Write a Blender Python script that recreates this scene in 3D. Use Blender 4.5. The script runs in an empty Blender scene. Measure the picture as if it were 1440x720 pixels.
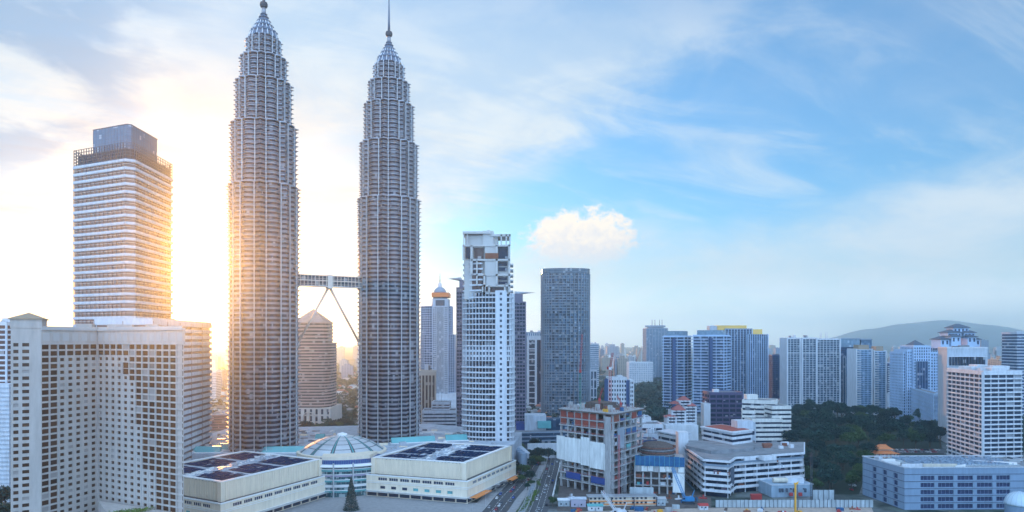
import bpy, math, random
from math import sin, cos, tan, pi, radians as R, sqrt, floor, hypot, atan2
random.seed(11)
S = bpy.context.scene
COL = S.collection
# ------------------------------------------------------------------ camera
H = 120.0                      # eye height above the street, metres
cam = bpy.data.cameras.new('camera'); camo = bpy.data.objects.new('camera', cam); COL.objects.link(camo)
camo.location = (0, 0, H); camo.rotation_euler = (R(90), 0, 0)
cam.sensor_width = 36; cam.lens = 24; cam.shift_y = 118/1440
cam.clip_start = 1; cam.clip_end = 40000
S.camera = camo
# ------------------------------------------------------------------ sun, sky, exposure
SUN_AZ, SUN_EL = -24.2, 6.0    # degrees: left of the view axis, above the horizon
sd = (sin(R(SUN_AZ))*cos(R(SUN_EL)), cos(R(SUN_AZ))*cos(R(SUN_EL)), sin(R(SUN_EL)))
sun = bpy.data.lights.new('sun', 'SUN'); suno = bpy.data.objects.new('sun', sun); COL.objects.link(suno)
sun.energy = 2.7; sun.angle = R(0.5); sun.color = (1.0, 0.38, 0.08)
suno.rotation_euler = (R(90-SUN_EL), 0, R(180-SUN_AZ)); suno.location = (-300, 600, 500)
S.view_settings.view_transform = 'Standard'; S.view_settings.look = 'None'
S.view_settings.exposure = 0.22; S.view_settings.gamma = 1.0; S.view_settings.use_curve_mapping = False
S.render.engine = 'CYCLES'
S.cycles.use_denoising = True; S.cycles.max_bounces = 8; S.cycles.volume_bounces = 5
S.cycles.diffuse_bounces = 3; S.cycles.glossy_bounces = 3; S.cycles.transmission_bounces = 2; S.cycles.transparent_max_bounces = 6
S.cycles.sample_clamp_indirect = 6
HAZE_DENSITY, HAZE_COLOR, HAZE_G = 0.00016, (0.73, 0.91, 1.0), 0.895

W = bpy.data.worlds.new('World'); S.world = W; W.use_nodes = True
def world_sky():
    nt = W.node_tree; N = nt.nodes; L = nt.links
    N.clear()
    def mth(op, a, b=None, c=None, clamp=False):
        n = N.new('ShaderNodeMath'); n.operation = op; n.use_clamp = clamp
        for i, v in enumerate((a, b, c)):
            if v is None: continue
            if isinstance(v, (int, float)): n.inputs[i].default_value = v
            else: L.new(v, n.inputs[i])
        return n.outputs[0]
    def ss(x, a, b):                       # smoothstep from a to b
        n = N.new('ShaderNodeMapRange'); n.interpolation_type = 'SMOOTHSTEP'
        L.new(x, n.inputs[0]); n.inputs[1].default_value = a; n.inputs[2].default_value = b
        return n.outputs[0]
    def vec(x, y, z):
        n = N.new('ShaderNodeCombineXYZ')
        for i, v in enumerate((x, y, z)):
            if isinstance(v, (int, float)): n.inputs[i].default_value = v
            else: L.new(v, n.inputs[i])
        return n.outputs[0]
    def noise(v, scale, det=6, rough=.55, dist=0.0):
        n = N.new('ShaderNodeTexNoise'); L.new(v, n.inputs['Vector'])
        n.inputs['Scale'].default_value = scale; n.inputs['Detail'].default_value = det
        n.inputs['Roughness'].default_value = rough; n.inputs['Distortion'].default_value = dist
        return n.outputs['Fac']
    def mix(f, a, b):
        n = N.new('ShaderNodeMix'); n.data_type = 'RGBA'
        if isinstance(f, (int, float)): n.inputs[0].default_value = f
        else: L.new(f, n.inputs[0])
        for k, v in ((6, a), (7, b)):
            if isinstance(v, tuple): n.inputs[k].default_value = (*v, 1)
            else: L.new(v, n.inputs[k])
        return n.outputs[2]
    tc = N.new('ShaderNodeTexCoord'); d = tc.outputs['Generated']
    sp = N.new('ShaderNodeSeparateXYZ'); L.new(d, sp.inputs[0]); x, y, z = sp.outputs
    az = mth('DEGREES', mth('ARCTAN2', x, y)) if False else mth('MULTIPLY', mth('ARCTAN2', x, y), 180/pi)
    el = mth('MULTIPLY', mth('ARCSINE', z), 180/pi)
    sky = N.new('ShaderNodeTexSky'); sky.sky_type = 'NISHITA'; sky.sun_disc = False
    sky.sun_elevation = R(SUN_EL); sky.sun_rotation = R(SUN_AZ)
    sky.altitude = 100; sky.air_density = 1.0; sky.dust_density = 0.5; sky.ozone_density = 6.0
    # angle from the sun
    dp = N.new('ShaderNodeVectorMath'); dp.operation = 'DOT_PRODUCT'; L.new(d, dp.inputs[0]); dp.inputs[1].default_value = sd
    sang = mth('MULTIPLY', mth('ARCCOSINE', mth('MINIMUM', dp.outputs['Value'], .99999)), 180/pi)
    near = ss(sang, 18, 3)
    # cloud layer seen in perspective: flat layer coordinates
    inv = mth('DIVIDE', 1.0, mth('ADD', mth('MAXIMUM', z, 0.0), 0.16))
    lx, ly = mth('MULTIPLY', x, inv), mth('MULTIPLY', y, inv)
    ca, sa = cos(R(28)), sin(R(28))
    rx = mth('ADD', mth('MULTIPLY', lx, ca), mth('MULTIPLY', ly, sa))
    ry = mth('SUBTRACT', mth('MULTIPLY', ly, ca), mth('MULTIPLY', lx, sa))
    wisp = noise(vec(mth('MULTIPLY', rx, 0.8), mth('MULTIPLY', ry, 2.2), 3.0), 1.5, 9, .62, .6)
    big = noise(vec(lx, ly, 7.0), 1.1, 5, .55, .3)
    fine = noise(vec(mth('MULTIPLY', az, 0.05), mth('MULTIPLY', el, .11), 1.3), 2.2, 8, .6, .4)
    nb = mth('MULTIPLY', mth('SUBTRACT', fine, .5), 12.0)
    nf = mth('MULTIPLY', mth('SUBTRACT', wisp, .5), 10.0)
    # 1 the bright veil on the sun's side: its edge climbs to the right
    e1 = mth('ADD', mth('SUBTRACT', mth('ADD', mth('MULTIPLY', az, -0.62), el), 11.5), mth('ADD', nb, nf))
    veil = mth('MULTIPLY', ss(e1, -2.5, 5.5), mth('ADD', .72, mth('MULTIPLY', ss(wisp, .3, .7), .28)))
    veil = mth('MULTIPLY', veil, mth('SUBTRACT', 1.0, mth('MULTIPLY', ss(mth('ADD', el, nf), 19, 29), mth('ADD', .35, mth('MULTIPLY', ss(az, -22, 12), .40)))))
    # 2 the low bank on the right
    e2 = mth('ADD', mth('SUBTRACT', mth('ADD', mth('ADD', 6.4, mth('MULTIPLY', ss(mth('ABSOLUTE', mth('SUBTRACT', az, 6), 0), 11, 0), 2.6)), mth('MULTIPLY', az, .17)), el), mth('MULTIPLY', nb, .35))
    bank = mth('MULTIPLY', ss(e2, -1.0, 3.2), mth('ADD', .55, mth('MULTIPLY', ss(fine, .3, .65), .35)))
    # 3 thin streaks everywhere
    streak = mth('MULTIPLY', ss(wisp, .47, .80), .55)
    mask = mth('ADD', .26, mth('MULTIPLY', .74, mth('MAXIMUM', mth('MAXIMUM', veil, bank), streak)))
    # elsewhere (behind the viewer and overhead) unseen high cloud, filled out to light the facades
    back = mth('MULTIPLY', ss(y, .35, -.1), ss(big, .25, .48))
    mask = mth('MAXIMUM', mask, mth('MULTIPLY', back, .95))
    mask = mth('MINIMUM', mask, 1.0)
    # grey-blue undersides at the far left
    g = noise(vec(mth('MULTIPLY', az, .06), mth('MULTIPLY', el, .16), 9.4), 1.7, 6, .5, .3)
    grey = mth('MULTIPLY', mth('MULTIPLY', ss(g, .42, .56), ss(az, -21, -33)), ss(el, 3, 8))
    ccol = mix(ss(el, 1, 16), (0.86, .95, 1.02), (0.88, .97, 1.02))
    lowb = N.new('ShaderNodeVectorMath'); lowb.operation = 'SCALE'; L.new(ccol, lowb.inputs[0]); L.new(mth('ADD', 1.0, mth('MULTIPLY', ss(el, 6, -1), 1.1)), lowb.inputs['Scale']); ccol = lowb.outputs[0]
    tex = mth('MULTIPLY', ss(mth('ADD', mth('MULTIPLY', fine, .55), mth('MULTIPLY', wisp, .45)), .62, .42), 1.0)
    ccol = mix(mth('MULTIPLY', tex, ss(el, 5, 13)), ccol, (.66, .82, .97))
    ccol = mix(near, ccol, (1.0, .93, .85))
    ccol = mix(mth('MULTIPLY', grey, .9), ccol, (.34, .53, .78))
    ccol = mix(ss(y, .3, -.3), ccol, (.51, .775, 1.15))            # unseen cloud behind the viewer tinted blue to cool its fill light
    sk = N.new('ShaderNodeVectorMath'); sk.operation = 'MULTIPLY'; L.new(sky.outputs[0], sk.inputs[0]); sk.inputs[1].default_value = SKY_GAIN
    ck = N.new('ShaderNodeVectorMath'); ck.operation = 'SCALE'; L.new(ccol, ck.inputs[0])
    L.new(mth('MULTIPLY', mth('ADD', 1.0, mth('MULTIPLY', ss(y, .25, -.5), BACK_FILL)), CLOUD_GAIN), ck.inputs['Scale'])   # unseen cloud behind the viewer brightened as added fill for the facades
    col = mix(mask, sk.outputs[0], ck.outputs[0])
    # 4 one cumulus standing over the low bank
    n1 = noise(vec(mth('MULTIPLY', az, .22), mth('MULTIPLY', el, .26), 2.2), 3.6, 8, .58, .15)
    dx = mth('DIVIDE', mth('SUBTRACT', az, 5.7), 4.9); dy = mth('DIVIDE', mth('SUBTRACT', el, 8.4), 2.5)
    rr = mth('SQRT', mth('ADD', mth('MULTIPLY', dx, dx), mth('MULTIPLY', dy, dy)))
    cum = ss(mth('ADD', rr, mth('MULTIPLY', mth('SUBTRACT', n1, .5), 1.5)), 1.06, .70)
    cum = mth('MULTIPLY', cum, ss(mth('ADD', el, mth('MULTIPLY', mth('SUBTRACT', n1, .5), 2.5)), 4.6, 8.2))
    n2 = noise(vec(mth('MULTIPLY', az, .5), mth('MULTIPLY', el, .55), 5.0), 3.0, 6, .6, .3)
    cc = mix(ss(mth('ADD', mth('MULTIPLY', dy, .45), mth('ADD', mth('MULTIPLY', n1, .8), mth('MULTIPLY', n2, .8))), .45, 1.15), (.84, .83, .86), (1.14, 1.02, .86))
    c2 = N.new('ShaderNodeVectorMath'); c2.operation = 'SCALE'; L.new(cc, c2.inputs[0]); c2.inputs['Scale'].default_value = CLOUD_GAIN*1.12
    col = mix(cum, col, c2.outputs[0])
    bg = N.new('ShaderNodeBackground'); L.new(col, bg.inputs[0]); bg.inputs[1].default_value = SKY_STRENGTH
    out = N.new('ShaderNodeOutputWorld'); L.new(bg.outputs[0], out.inputs[0])
SKY_STRENGTH = 0.10
SKY_GAIN = (2.0, 3.25, 2.75)      # tint of the clear sky
BACK_FILL = 1.65  # extra cloud brightness out of view, added to light the camera-facing walls
CLOUD_GAIN = 8.1               # cloud radiance, in the sky texture's units
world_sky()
# ------------------------------------------------------------------ materials
MATS = {}
def mat(name, col, rough=.7, metal=0.0, var=.12, scale=.05, spec=.4, streak=0.0, emit=0.0):
    """plain surface with soft large-scale variation, rain streaks and a per-object tone"""
    if name in MATS: return MATS[name]
    m = bpy.data.materials.new(name); m.use_nodes = True; nt = m.node_tree; N, L = nt.nodes, nt.links
    p = N['Principled BSDF']; p.inputs['Roughness'].default_value = rough; p.inputs['Metallic'].default_value = metal
    p.inputs['Specular IOR Level'].default_value = spec
    geo = N.new('ShaderNodeNewGeometry'); mp = N.new('ShaderNodeMapping'); L.new(geo.outputs['Position'], mp.inputs[0])
    mp.inputs['Scale'].default_value = (1, 1, .18 if streak else 1)
    nz = N.new('ShaderNodeTexNoise'); L.new(mp.outputs[0], nz.inputs['Vector']); nz.inputs['Scale'].default_value = scale*(8 if streak else 1)
    nz.inputs['Detail'].default_value = 7; nz.inputs['Roughness'].default_value = .65
    oi = N.new('ShaderNodeObjectInfo')
    a = N.new('ShaderNodeMath'); a.operation = 'MULTIPLY_ADD'; L.new(oi.outputs['Random'], a.inputs[0]); a.inputs[1].default_value = var*.5; a.inputs[2].default_value = 1-var*.25
    b = N.new('ShaderNodeMapRange'); L.new(nz.outputs['Fac'], b.inputs[0]); b.inputs[1].default_value = .3; b.inputs[2].default_value = .7
    b.inputs[3].default_value = 1-var-streak; b.inputs[4].default_value = 1+var
    c = N.new('ShaderNodeMath'); c.operation = 'MULTIPLY'; L.new(a.outputs[0], c.inputs[0]); L.new(b.outputs[0], c.inputs[1])
    v = N.new('ShaderNodeVectorMath'); v.operation = 'SCALE'; v.inputs[0].default_value = col[:3]; L.new(c.outputs[0], v.inputs['Scale'])
    L.new(v.outputs[0], p.inputs['Base Color'])
    MATS[name] = m; return m
def glass(name, c0, c1, cell=(3.2, 3.2, 3.6), rough=.15, spec=.22, lite=.08, island=False, metal=0.0):
    """window glass: every pane or cell gets a tone of its own, a few with pale blinds"""
    if name in MATS: return MATS[name]
    m = bpy.data.materials.new(name); m.use_nodes = True; nt = m.node_tree; N, L = nt.nodes, nt.links
    p = N['Principled BSDF']; p.inputs['Roughness'].default_value = rough; p.inputs['Specular IOR Level'].default_value = spec; p.inputs['Metallic'].default_value = metal
    geo = N.new('ShaderNodeNewGeometry')
    if island: rnd = geo.outputs['Random Per Island']
    else:
        d = N.new('ShaderNodeVectorMath'); d.operation = 'DIVIDE'; L.new(geo.outputs['Position'], d.inputs[0]); d.inputs[1].default_value = cell
        f = N.new('ShaderNodeVectorMath'); f.operation = 'FLOOR'; L.new(d.outputs[0], f.inputs[0])
        w = N.new('ShaderNodeTexWhiteNoise'); w.noise_dimensions = '3D'; L.new(f.outputs[0], w.inputs['Vector']); rnd = w.outputs['Value']
    r = N.new('ShaderNodeValToRGB'); L.new(rnd, r.inputs[0]); e = r.color_ramp.elements
    e[0].position = 0; e[0].color = (*c0, 1); e[1].position = 1-lite-.02; e[1].color = (*c1, 1)
    n = e.new(1-lite); n.color = (*[min(1, .28+x*.8) for x in c1], 1)
    L.new(r.outputs[0], p.inputs['Base Color'])
    MATS[name] = m; return m
def facade_mat(name, wall, win, su=3.4, sv=3.4, fu=.55, fv=.5, rough=.6):
    """far blocks only: a grid of windows inside the surface, by height and by distance along the wall"""
    if name in MATS: return MATS[name]
    m = bpy.data.materials.new(name); m.use_nodes = True; nt = m.node_tree; N, L = nt.nodes, nt.links
    p = N['Principled BSDF']; p.inputs['Roughness'].default_value = rough
    tc = N.new('ShaderNodeTexCoord'); sp = N.new('ShaderNodeSeparateXYZ'); L.new(tc.outputs['Object'], sp.inputs[0])
    sn = N.new('ShaderNodeSeparateXYZ'); L.new(tc.outputs['Normal'], sn.inputs[0])
    def mth(op, a, b):
        n = N.new('ShaderNodeMath'); n.operation = op
        for i, v in enumerate((a, b)):
            if isinstance(v, (int, float)): n.inputs[i].default_value = v
            else: L.new(v, n.inputs[i])
        return n.outputs[0]
    side = mth('GREATER_THAN', mth('ABSOLUTE', sn.outputs[0], 0), .7)
    top = mth('LESS_THAN', mth('ABSOLUTE', sn.outputs[2], 0), .7)
    u = mth('ADD', mth('MULTIPLY', side, sp.outputs[1]), mth('MULTIPLY', mth('SUBTRACT', 1, side), sp.outputs[0]))
    fx = mth('LESS_THAN', mth('FRACT', mth('DIVIDE', u, su), 0), fu); fz = mth('LESS_THAN', mth('FRACT', mth('DIVIDE', sp.outputs[2], sv), 0), fv)
    k = mth('MULTIPLY', mth('MULTIPLY', fx, fz), top)
    oi = N.new('ShaderNodeObjectInfo')
    mx = N.new('ShaderNodeMix'); mx.data_type = 'RGBA'; L.new(k, mx.inputs[0]); mx.inputs[7].default_value = (*win, 1)
    h = N.new('ShaderNodeHueSaturation'); h.inputs['Color'].default_value = (*wall, 1)
    L.new(mth('ADD', mth('MULTIPLY', oi.outputs['Random'], .6), .6), h.inputs['Value']); L.new(h.outputs[0], mx.inputs[6])
    L.new(mx.outputs[2], p.inputs['Base Color'])
    MATS[name] = m; return m
# ------------------------------------------------------------------ mesh collector and object linking
class MB:
    def __init__(s): s.v = []; s.f = []
    def add(s, v, f):
        o = len(s.v); s.v += v; s.f += [tuple(i+o for i in q) for q in f]; return s
    def box(s, x0, x1, y0, y1, z0, z1):
        return s.add([(x, y, z) for z in (z0, z1) for y in (y0, y1) for x in (x0, x1)],
                     [(0,2,3,1), (4,5,7,6), (0,1,5,4), (3,2,6,7), (2,0,4,6), (1,3,7,5)])
    def obox(s, cx, cy, a, b, z0, z1, ang):             # box turned about z by ang
        c, n = cos(ang), sin(ang); P = [(-a,-b), (a,-b), (a,b), (-a,b)]
        return s.prism([(cx+x*c-y*n, cy+x*n+y*c) for x, y in P], z0, z1)
    def prism(s, P, z0, z1, P2=None, cap=True):
        n = len(P); P2 = P2 or P
        F = [(i, (i+1) % n, n+(i+1) % n, n+i) for i in range(n)]
        if cap: F += [tuple(range(n-1, -1, -1)), tuple(range(n, 2*n))]
        return s.add([(x, y, z0) for x, y in P]+[(x, y, z1) for x, y in P2], F)
    def ring(s, Po, Pi, z0, z1):                        # hollow prism
        n = len(Po); F = []
        for i in range(n):
            j = (i+1) % n
            F += [(i, j, n+j, n+i), (3*n+i, 3*n+j, 2*n+j, 2*n+i), (n+i, n+j, 3*n+j, 3*n+i), (2*n+i, 2*n+j, j, i)]
        return s.add([(x, y, z) for P, z in ((Po, z0), (Po, z1), (Pi, z0), (Pi, z1)) for x, y in P], F)
    def lathe(s, cx, cy, prof, n=24, a0=0):             # prof: (r, z) from bottom to top
        V = [(cx+r*cos(a0+2*pi*k/n), cy+r*sin(a0+2*pi*k/n), z) for r, z in prof for k in range(n)]
        F = [(i*n+k, i*n+(k+1) % n, (i+1)*n+(k+1) % n, (i+1)*n+k) for i in range(len(prof)-1) for k in range(n)]
        F += [tuple(range(n-1, -1, -1)), tuple(range((len(prof)-1)*n, len(prof)*n))]
        return s.add(V, F)
    def tube(s, p, q, r, r2=None, n=6):
        from mathutils import Vector
        p, q = Vector(p), Vector(q); d = (q-p).normalized(); u = d.orthogonal().normalized(); w = d.cross(u)
        r2 = r if r2 is None else r2
        V = [tuple(c+u*(rr*cos(2*pi*k/n))+w*(rr*sin(2*pi*k/n))) for c, rr in ((p, r), (q, r2)) for k in range(n)]
        return s.add(V, [(k, (k+1) % n, n+(k+1) % n, n+k) for k in range(n)]+[tuple(range(n-1, -1, -1)), tuple(range(n, 2*n))])
    def truss(s, p, q, w, seg, r):                      # square lattice boom from p to q
        from mathutils import Vector
        p, q = Vector(p), Vector(q); d = q-p; dn = d.normalized()
        u = dn.cross(Vector((0, 0, 1))); u = u.normalized() if u.length > .01 else Vector((1, 0, 0)); t = dn.cross(u)
        c = [u*(w/2*a)+t*(w/2*b) for a, b in ((-1,-1), (1,-1), (1,1), (-1,1))]
        for k in c: s.tube(p+k, q+k, r, n=4)
        for i in range(seg):
            a, b = p+d*(i/seg), p+d*((i+1)/seg)
            for k in range(4): s.tube(a+c[k], b+c[(k+1) % 4], r*.6, n=3)
        return s
    def quad(s, a, b, c, d): return s.add([a, b, c, d], [(0, 1, 2, 3)])
def tag(o, label=None, cat=None, group=None, kind=None):
    for k, v in (('label', label), ('category', cat), ('group', group), ('kind', kind)):
        if v: o[k] = v
    return o
def thing(name, label, cat, loc=(0, 0, 0), group=None):
    o = bpy.data.objects.new(name, None); COL.objects.link(o); o.location = loc; o.empty_display_size = 2
    return tag(o, label, cat, group)
def root_loc(o):
    x = y = z = 0
    while o: x += o.location.x; y += o.location.y; z += o.location.z; o = o.parent
    return x, y, z
def part(name, mb, m, parent=None, label=None, smooth=False, kind=None):
    """mesh given in world coordinates becomes one object under its thing"""
    if not mb.v: return None
    ox, oy, oz = root_loc(parent) if parent else (0, 0, 0)
    me = bpy.data.meshes.new(name); me.from_pydata([(x-ox, y-oy, z-oz) for x, y, z in mb.v], [], mb.f)
    if isinstance(m, str): m = MATS[m]
    me.materials.append(m)
    if smooth: me.polygons.foreach_set('use_smooth', [True]*len(me.polygons))
    me.update()
    o = bpy.data.objects.new(name, me); COL.objects.link(o)
    if parent: o.parent = parent
    if label: o['label'] = label
    if kind: o['kind'] = kind
    return o
KIDS = {}
def copy_tree(o, loc, rz=None, label=None, group=None):
    r = o.copy(); COL.objects.link(r); r.location = loc
    if rz is not None: r.rotation_euler = (0, 0, rz)
    if label: r['label'] = label
    if group: r['group'] = group
    if o.name not in KIDS:
        KIDS[o.name] = [(c, list(c.children)) for c in o.children]
    for c, gs in KIDS[o.name]:
        k = c.copy(); COL.objects.link(k); k.parent = r
        for g in gs:
            q = g.copy(); COL.objects.link(q); q.parent = k
    return r
# ------------------------------------------------------------------ plans
F_, CX, HY = 960.0, 720.0, 478.0          # survey of the photograph: focal length, axis and horizon
def X(px, Y): return (px-CX)/F_*Y          # metres right of the axis for a bearing at distance Y
def Z(py, Y): return H-(py-HY)/F_*Y        # metres above the street for an altitude at distance Y
def plan3(a, b, c):                        # parallelogram from (bearing, distance) of left end, near corner, right end
    P = [(X(p, y), y) for p, y in (a, b, c)]
    return P+[(P[2][0]+P[0][0]-P[1][0], P[2][1]+P[0][1]-P[1][1])]
def plan2(a, b, depth):                    # front from a to b, running back by depth
    (x0, y0), (x1, y1) = (X(*a), a[1]), (X(*b), b[1]); l = hypot(x1-x0, y1-y0); nx, ny = -(y1-y0)/l*depth, (x1-x0)/l*depth
    return [(x0, y0), (x1, y1), (x1+nx, y1+ny), (x0+nx, y0+ny)]
def ell(cx, cy, rx, ry, n=32, rot=0, p=2.0):
    out = []
    for k in range(n):
        t = 2*pi*k/n; c, s_ = cos(t), sin(t)
        x = rx*math.copysign(abs(c)**(2/p), c); y = ry*math.copysign(abs(s_)**(2/p), s_)
        out.append((cx+x*cos(rot)-y*sin(rot), cy+x*sin(rot)+y*cos(rot)))
    return out
def off(P, d):                             # offset a counter-clockwise outline outwards by d
    n = len(P); out = []
    for i in range(n):
        a, b, c = P[i-1], P[i], P[(i+1) % n]
        l1 = hypot(b[0]-a[0], b[1]-a[1]) or 1; l2 = hypot(c[0]-b[0], c[1]-b[1]) or 1
        n1 = ((b[1]-a[1])/l1, -(b[0]-a[0])/l1); n2 = ((c[1]-b[1])/l2, -(c[0]-b[0])/l2)
        k = 1+n1[0]*n2[0]+n1[1]*n2[1]; k = max(k, .35)
        out.append((b[0]+(n1[0]+n2[0])/k*d, b[1]+(n1[1]+n2[1])/k*d))
    return out
def walk(P, sp, skip_back=True):           # points every sp metres along the outline sides that face the city's viewer side
    out = []; n = len(P)
    for i in range(n):
        a, b = P[i], P[(i+1) % n]; l = hypot(b[0]-a[0], b[1]-a[1])
        if l < .01: continue
        nx, ny = (b[1]-a[1])/l, -(b[0]-a[0])/l
        if skip_back and ny > .35: continue
        k = max(1, round(l/sp))
        for j in range(k): out.append((a[0]+(b[0]-a[0])*j/k, a[1]+(b[1]-a[1])*j/k, atan2(b[1]-a[1], b[0]-a[0])))
    return out
def centre(P): return sum(p[0] for p in P)/len(P), sum(p[1] for p in P)/len(P)
def inside(x, y, P):
    r = False
    for i in range(len(P)):
        (a, b), (c, d) = P[i-1], P[i]
        if (b > y) != (d > y) and x < (c-a)*(y-b)/(d-b)+a: r = not r
    return r
def roof_kit(root, P, z, m, seed=0, n=3, parapet=1.4, hmax=5.0, tone=None, pm=None):
    """parapet, roof sheet, plant rooms, tanks and aerials on a flat roof"""
    rnd = random.Random(seed+int(abs(P[0][0])*7))
    part('parapet', MB().ring(off(P, .25), off(P, -.5), z+.02, z+parapet), pm or m, root)
    part('roof', MB().prism(off(P, -.5), z-.3, z+.25), tone or 'roof_grey', root)
    xs = [p[0] for p in P]; ys = [p[1] for p in P]; k = 0; tries = 0
    s = min(max(xs)-min(xs), max(ys)-min(ys))
    Pi = off(P, -s*.12)
    while k < n and tries < 60:
        tries += 1; x, y = rnd.uniform(min(xs), max(xs)), rnd.uniform(min(ys), max(ys)); a = rnd.uniform(.06, .16)*s; b = rnd.uniform(.06, .16)*s
        if not all(inside(x+i*a, y+j*b, Pi) for i in (-1, 1) for j in (-1, 1)): continue
        t = rnd.random(); k += 1; ang = atan2(P[1][1]-P[0][1], P[1][0]-P[0][0])
        if t < .6: part('plant_room', MB().obox(x, y, a, b, z+.25, z+rnd.uniform(2, hmax), ang), rnd.choice([m, 'roof_grey', 'wall_white']), root)
        elif t < .8: part('water_tank', MB().lathe(x, y, [(a*.6, z+.25), (a*.6, z+hmax*.5), (a*.15, z+hmax*.6)], 12), 'metal_light', root, smooth=False)
        else: part('aerial', MB().tube((x, y, z), (x, y, z+hmax*2), .18, .06), 'metal_dark', root)
def banded(root, P, z0, z1, n, wall, gl, frac=.35, proj=.5, pier=0, pw=.35, pp=.3, pmat=None, name='floor_band', recess=.3, thick=0, first=True):
    """a glazed body with one spandrel or balcony band per storey and piers between"""
    part('glazing', MB().prism(off(P, -recess), z0, z1-.05), gl, root)
    fh = (z1-z0)/n
    for i in range(n):
        zt = z0+(i+1)*fh; m = MB().prism(off(P, proj), zt-fh*frac, zt-.02 if i == n-1 else zt)
        part(name, m, wall, root)
    if pier:
        for x, y, a in walk(P, pier):
            part('pier', MB().obox(x, y, pw/2, pp+recess, z0, z1-.1, a), pmat or wall, root)
def punched(root, a, b, z0, z1, cols, rows, win, wall, gl, depth=.5, name='wall', top=100, thick=1.2, sink=None):
    """wall from a to b (counter-clockwise side) with real window holes; win(i, j) gives the hole as cell fractions"""
    L = hypot(b[0]-a[0], b[1]-a[1]); ux, uy = (b[0]-a[0])/L, (b[1]-a[1])/L; nx, ny = uy, -ux
    def P(u, z, d=0): return (a[0]+ux*u-nx*d, a[1]+uy*u-ny*d, z)
    w = MB(); panes = sink if sink is not None else []; cw = L/cols; rh = (z1-z0)/rows
    for j in range(rows):
        for i in range(cols):
            u0, u1, v0, v1 = i*cw, (i+1)*cw, z0+j*rh, z0+(j+1)*rh
            q = win(i, j)
            if not q: w.quad(P(u0, v0), P(u1, v0), P(u1, v1), P(u0, v1)); continue
            a0, a1, b0, b1 = u0+q[0]*cw, u0+q[1]*cw, v0+q[2]*rh, v0+q[3]*rh
            w.quad(P(u0, v0), P(u1, v0), P(a1, b0), P(a0, b0)); w.quad(P(u1, v0), P(u1, v1), P(a1, b1), P(a1, b0))
            w.quad(P(u1, v1), P(u0, v1), P(a0, b1), P(a1, b1)); w.quad(P(u0, v1), P(u0, v0), P(a0, b0), P(a0, b1))
            for c, d in (((a0, b0), (a1, b0)), ((a1, b0), (a1, b1)), ((a1, b1), (a0, b1)), ((a0, b1), (a0, b0))):
                w.quad(P(*c), P(*d), P(*d, depth), P(*c, depth))
            panes.append((P(a0, b0, depth), P(a1, b0, depth), P(a1, b1, depth), P(a0, b1, depth)))
    part(name, w, wall, root)
    if sink is None: set_panes(root, panes, gl, top)
def set_panes(root, panes, gl, top=100):
    panes.sort(key=lambda q: q[0][0]**2+q[0][1]**2+(q[0][2]-H)**2)
    for q in panes[:top]: part('window', MB().quad(*q), gl, root)
    if len(panes) > top:
        m = MB()
        for q in panes[top:]: m.quad(*q)
        part('window', m, gl, root, kind='stuff')
# ------------------------------------------------------------------ shared materials
mat('wall_white', (.62, .65, .70), .7, var=.10, streak=.10)
mat('wall_cream', (.66, .60, .50), .75, var=.10, streak=.12)
mat('wall_pale', (.48, .53, .60), .75, var=.12, streak=.14)
mat('wall_grey', (.28, .32, .38), .8, var=.14, streak=.16)
mat('concrete', (.40, .40, .41), .9, var=.2, streak=.2, scale=.12)
mat('roof_grey', (.20, .21, .23), .9, var=.3, scale=.15)
mat('metal_light', (.55, .58, .62), .4, metal=.7)
mat('metal_dark', (.06, .07, .09), .5, metal=.5)
mat('steel', (.33, .335, .375), .36, metal=.3, var=.16)
mat('asphalt', (.075, .08, .09), .9, var=.25, scale=.3)
mat('paint_white', (.80, .80, .80), .7)
glass('glass_blue', (.012, .035, .075), (.04, .085, .15))
glass('glass_dark', (.006, .012, .034), (.022, .036, .075))
glass('glass_bronze', (.040, .018, .010), (.10, .050, .028), island=True, lite=.07)
glass('glass_pane', (.008, .014, .036), (.036, .054, .10), island=True)
# ------------------------------------------------------------------ the ground: one sheet to the horizon
def ground_mat():
    m = bpy.data.materials.new('city_ground'); m.use_nodes = True; nt = m.node_tree; N, L = nt.nodes, nt.links
    p = N['Principled BSDF']; p.inputs['Roughness'].default_value = .95; p.inputs['Specular IOR Level'].default_value = .1
    g = N.new('ShaderNodeNewGeometry')
    def nz(s, d=8):
        n = N.new('ShaderNodeTexNoise'); L.new(g.outputs['Position'], n.inputs['Vector']); n.inputs['Scale'].default_value = s; n.inputs['Detail'].default_value = d; n.inputs['Roughness'].default_value = .62; return n.outputs['Fac']
    r = N.new('ShaderNodeValToRGB'); L.new(nz(.004), r.inputs[0]); e = r.color_ramp.elements
    e[0].position = .42; e[0].color = (.050, .080, .060, 1); e[1].position = .56; e[1].color = (.20, .21, .22, 1)
    r2 = N.new('ShaderNodeValToRGB'); L.new(nz(.05, 10), r2.inputs[0]); f = r2.color_ramp.elements
    f[0].position = .4; f[0].color = (.45, .45, .45, 1); f[1].position = .7; f[1].color = (1.5, 1.5, 1.5, 1)
    mx = N.new('ShaderNodeMix'); mx.data_type = 'RGBA'; mx.blend_type = 'MULTIPLY'; mx.inputs[0].default_value = 1
    L.new(r.outputs[0], mx.inputs[6]); L.new(r2.outputs[0], mx.inputs[7]); L.new(mx.outputs[2], p.inputs['Base Color'])
    return m
part('ground', MB().add([(-12000, -600, 0), (12000, -600, 0), (12000, 11000, 0), (-12000, 11000, 0)], [(0, 1, 2, 3)]), ground_mat())['kind'] = 'structure'
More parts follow.
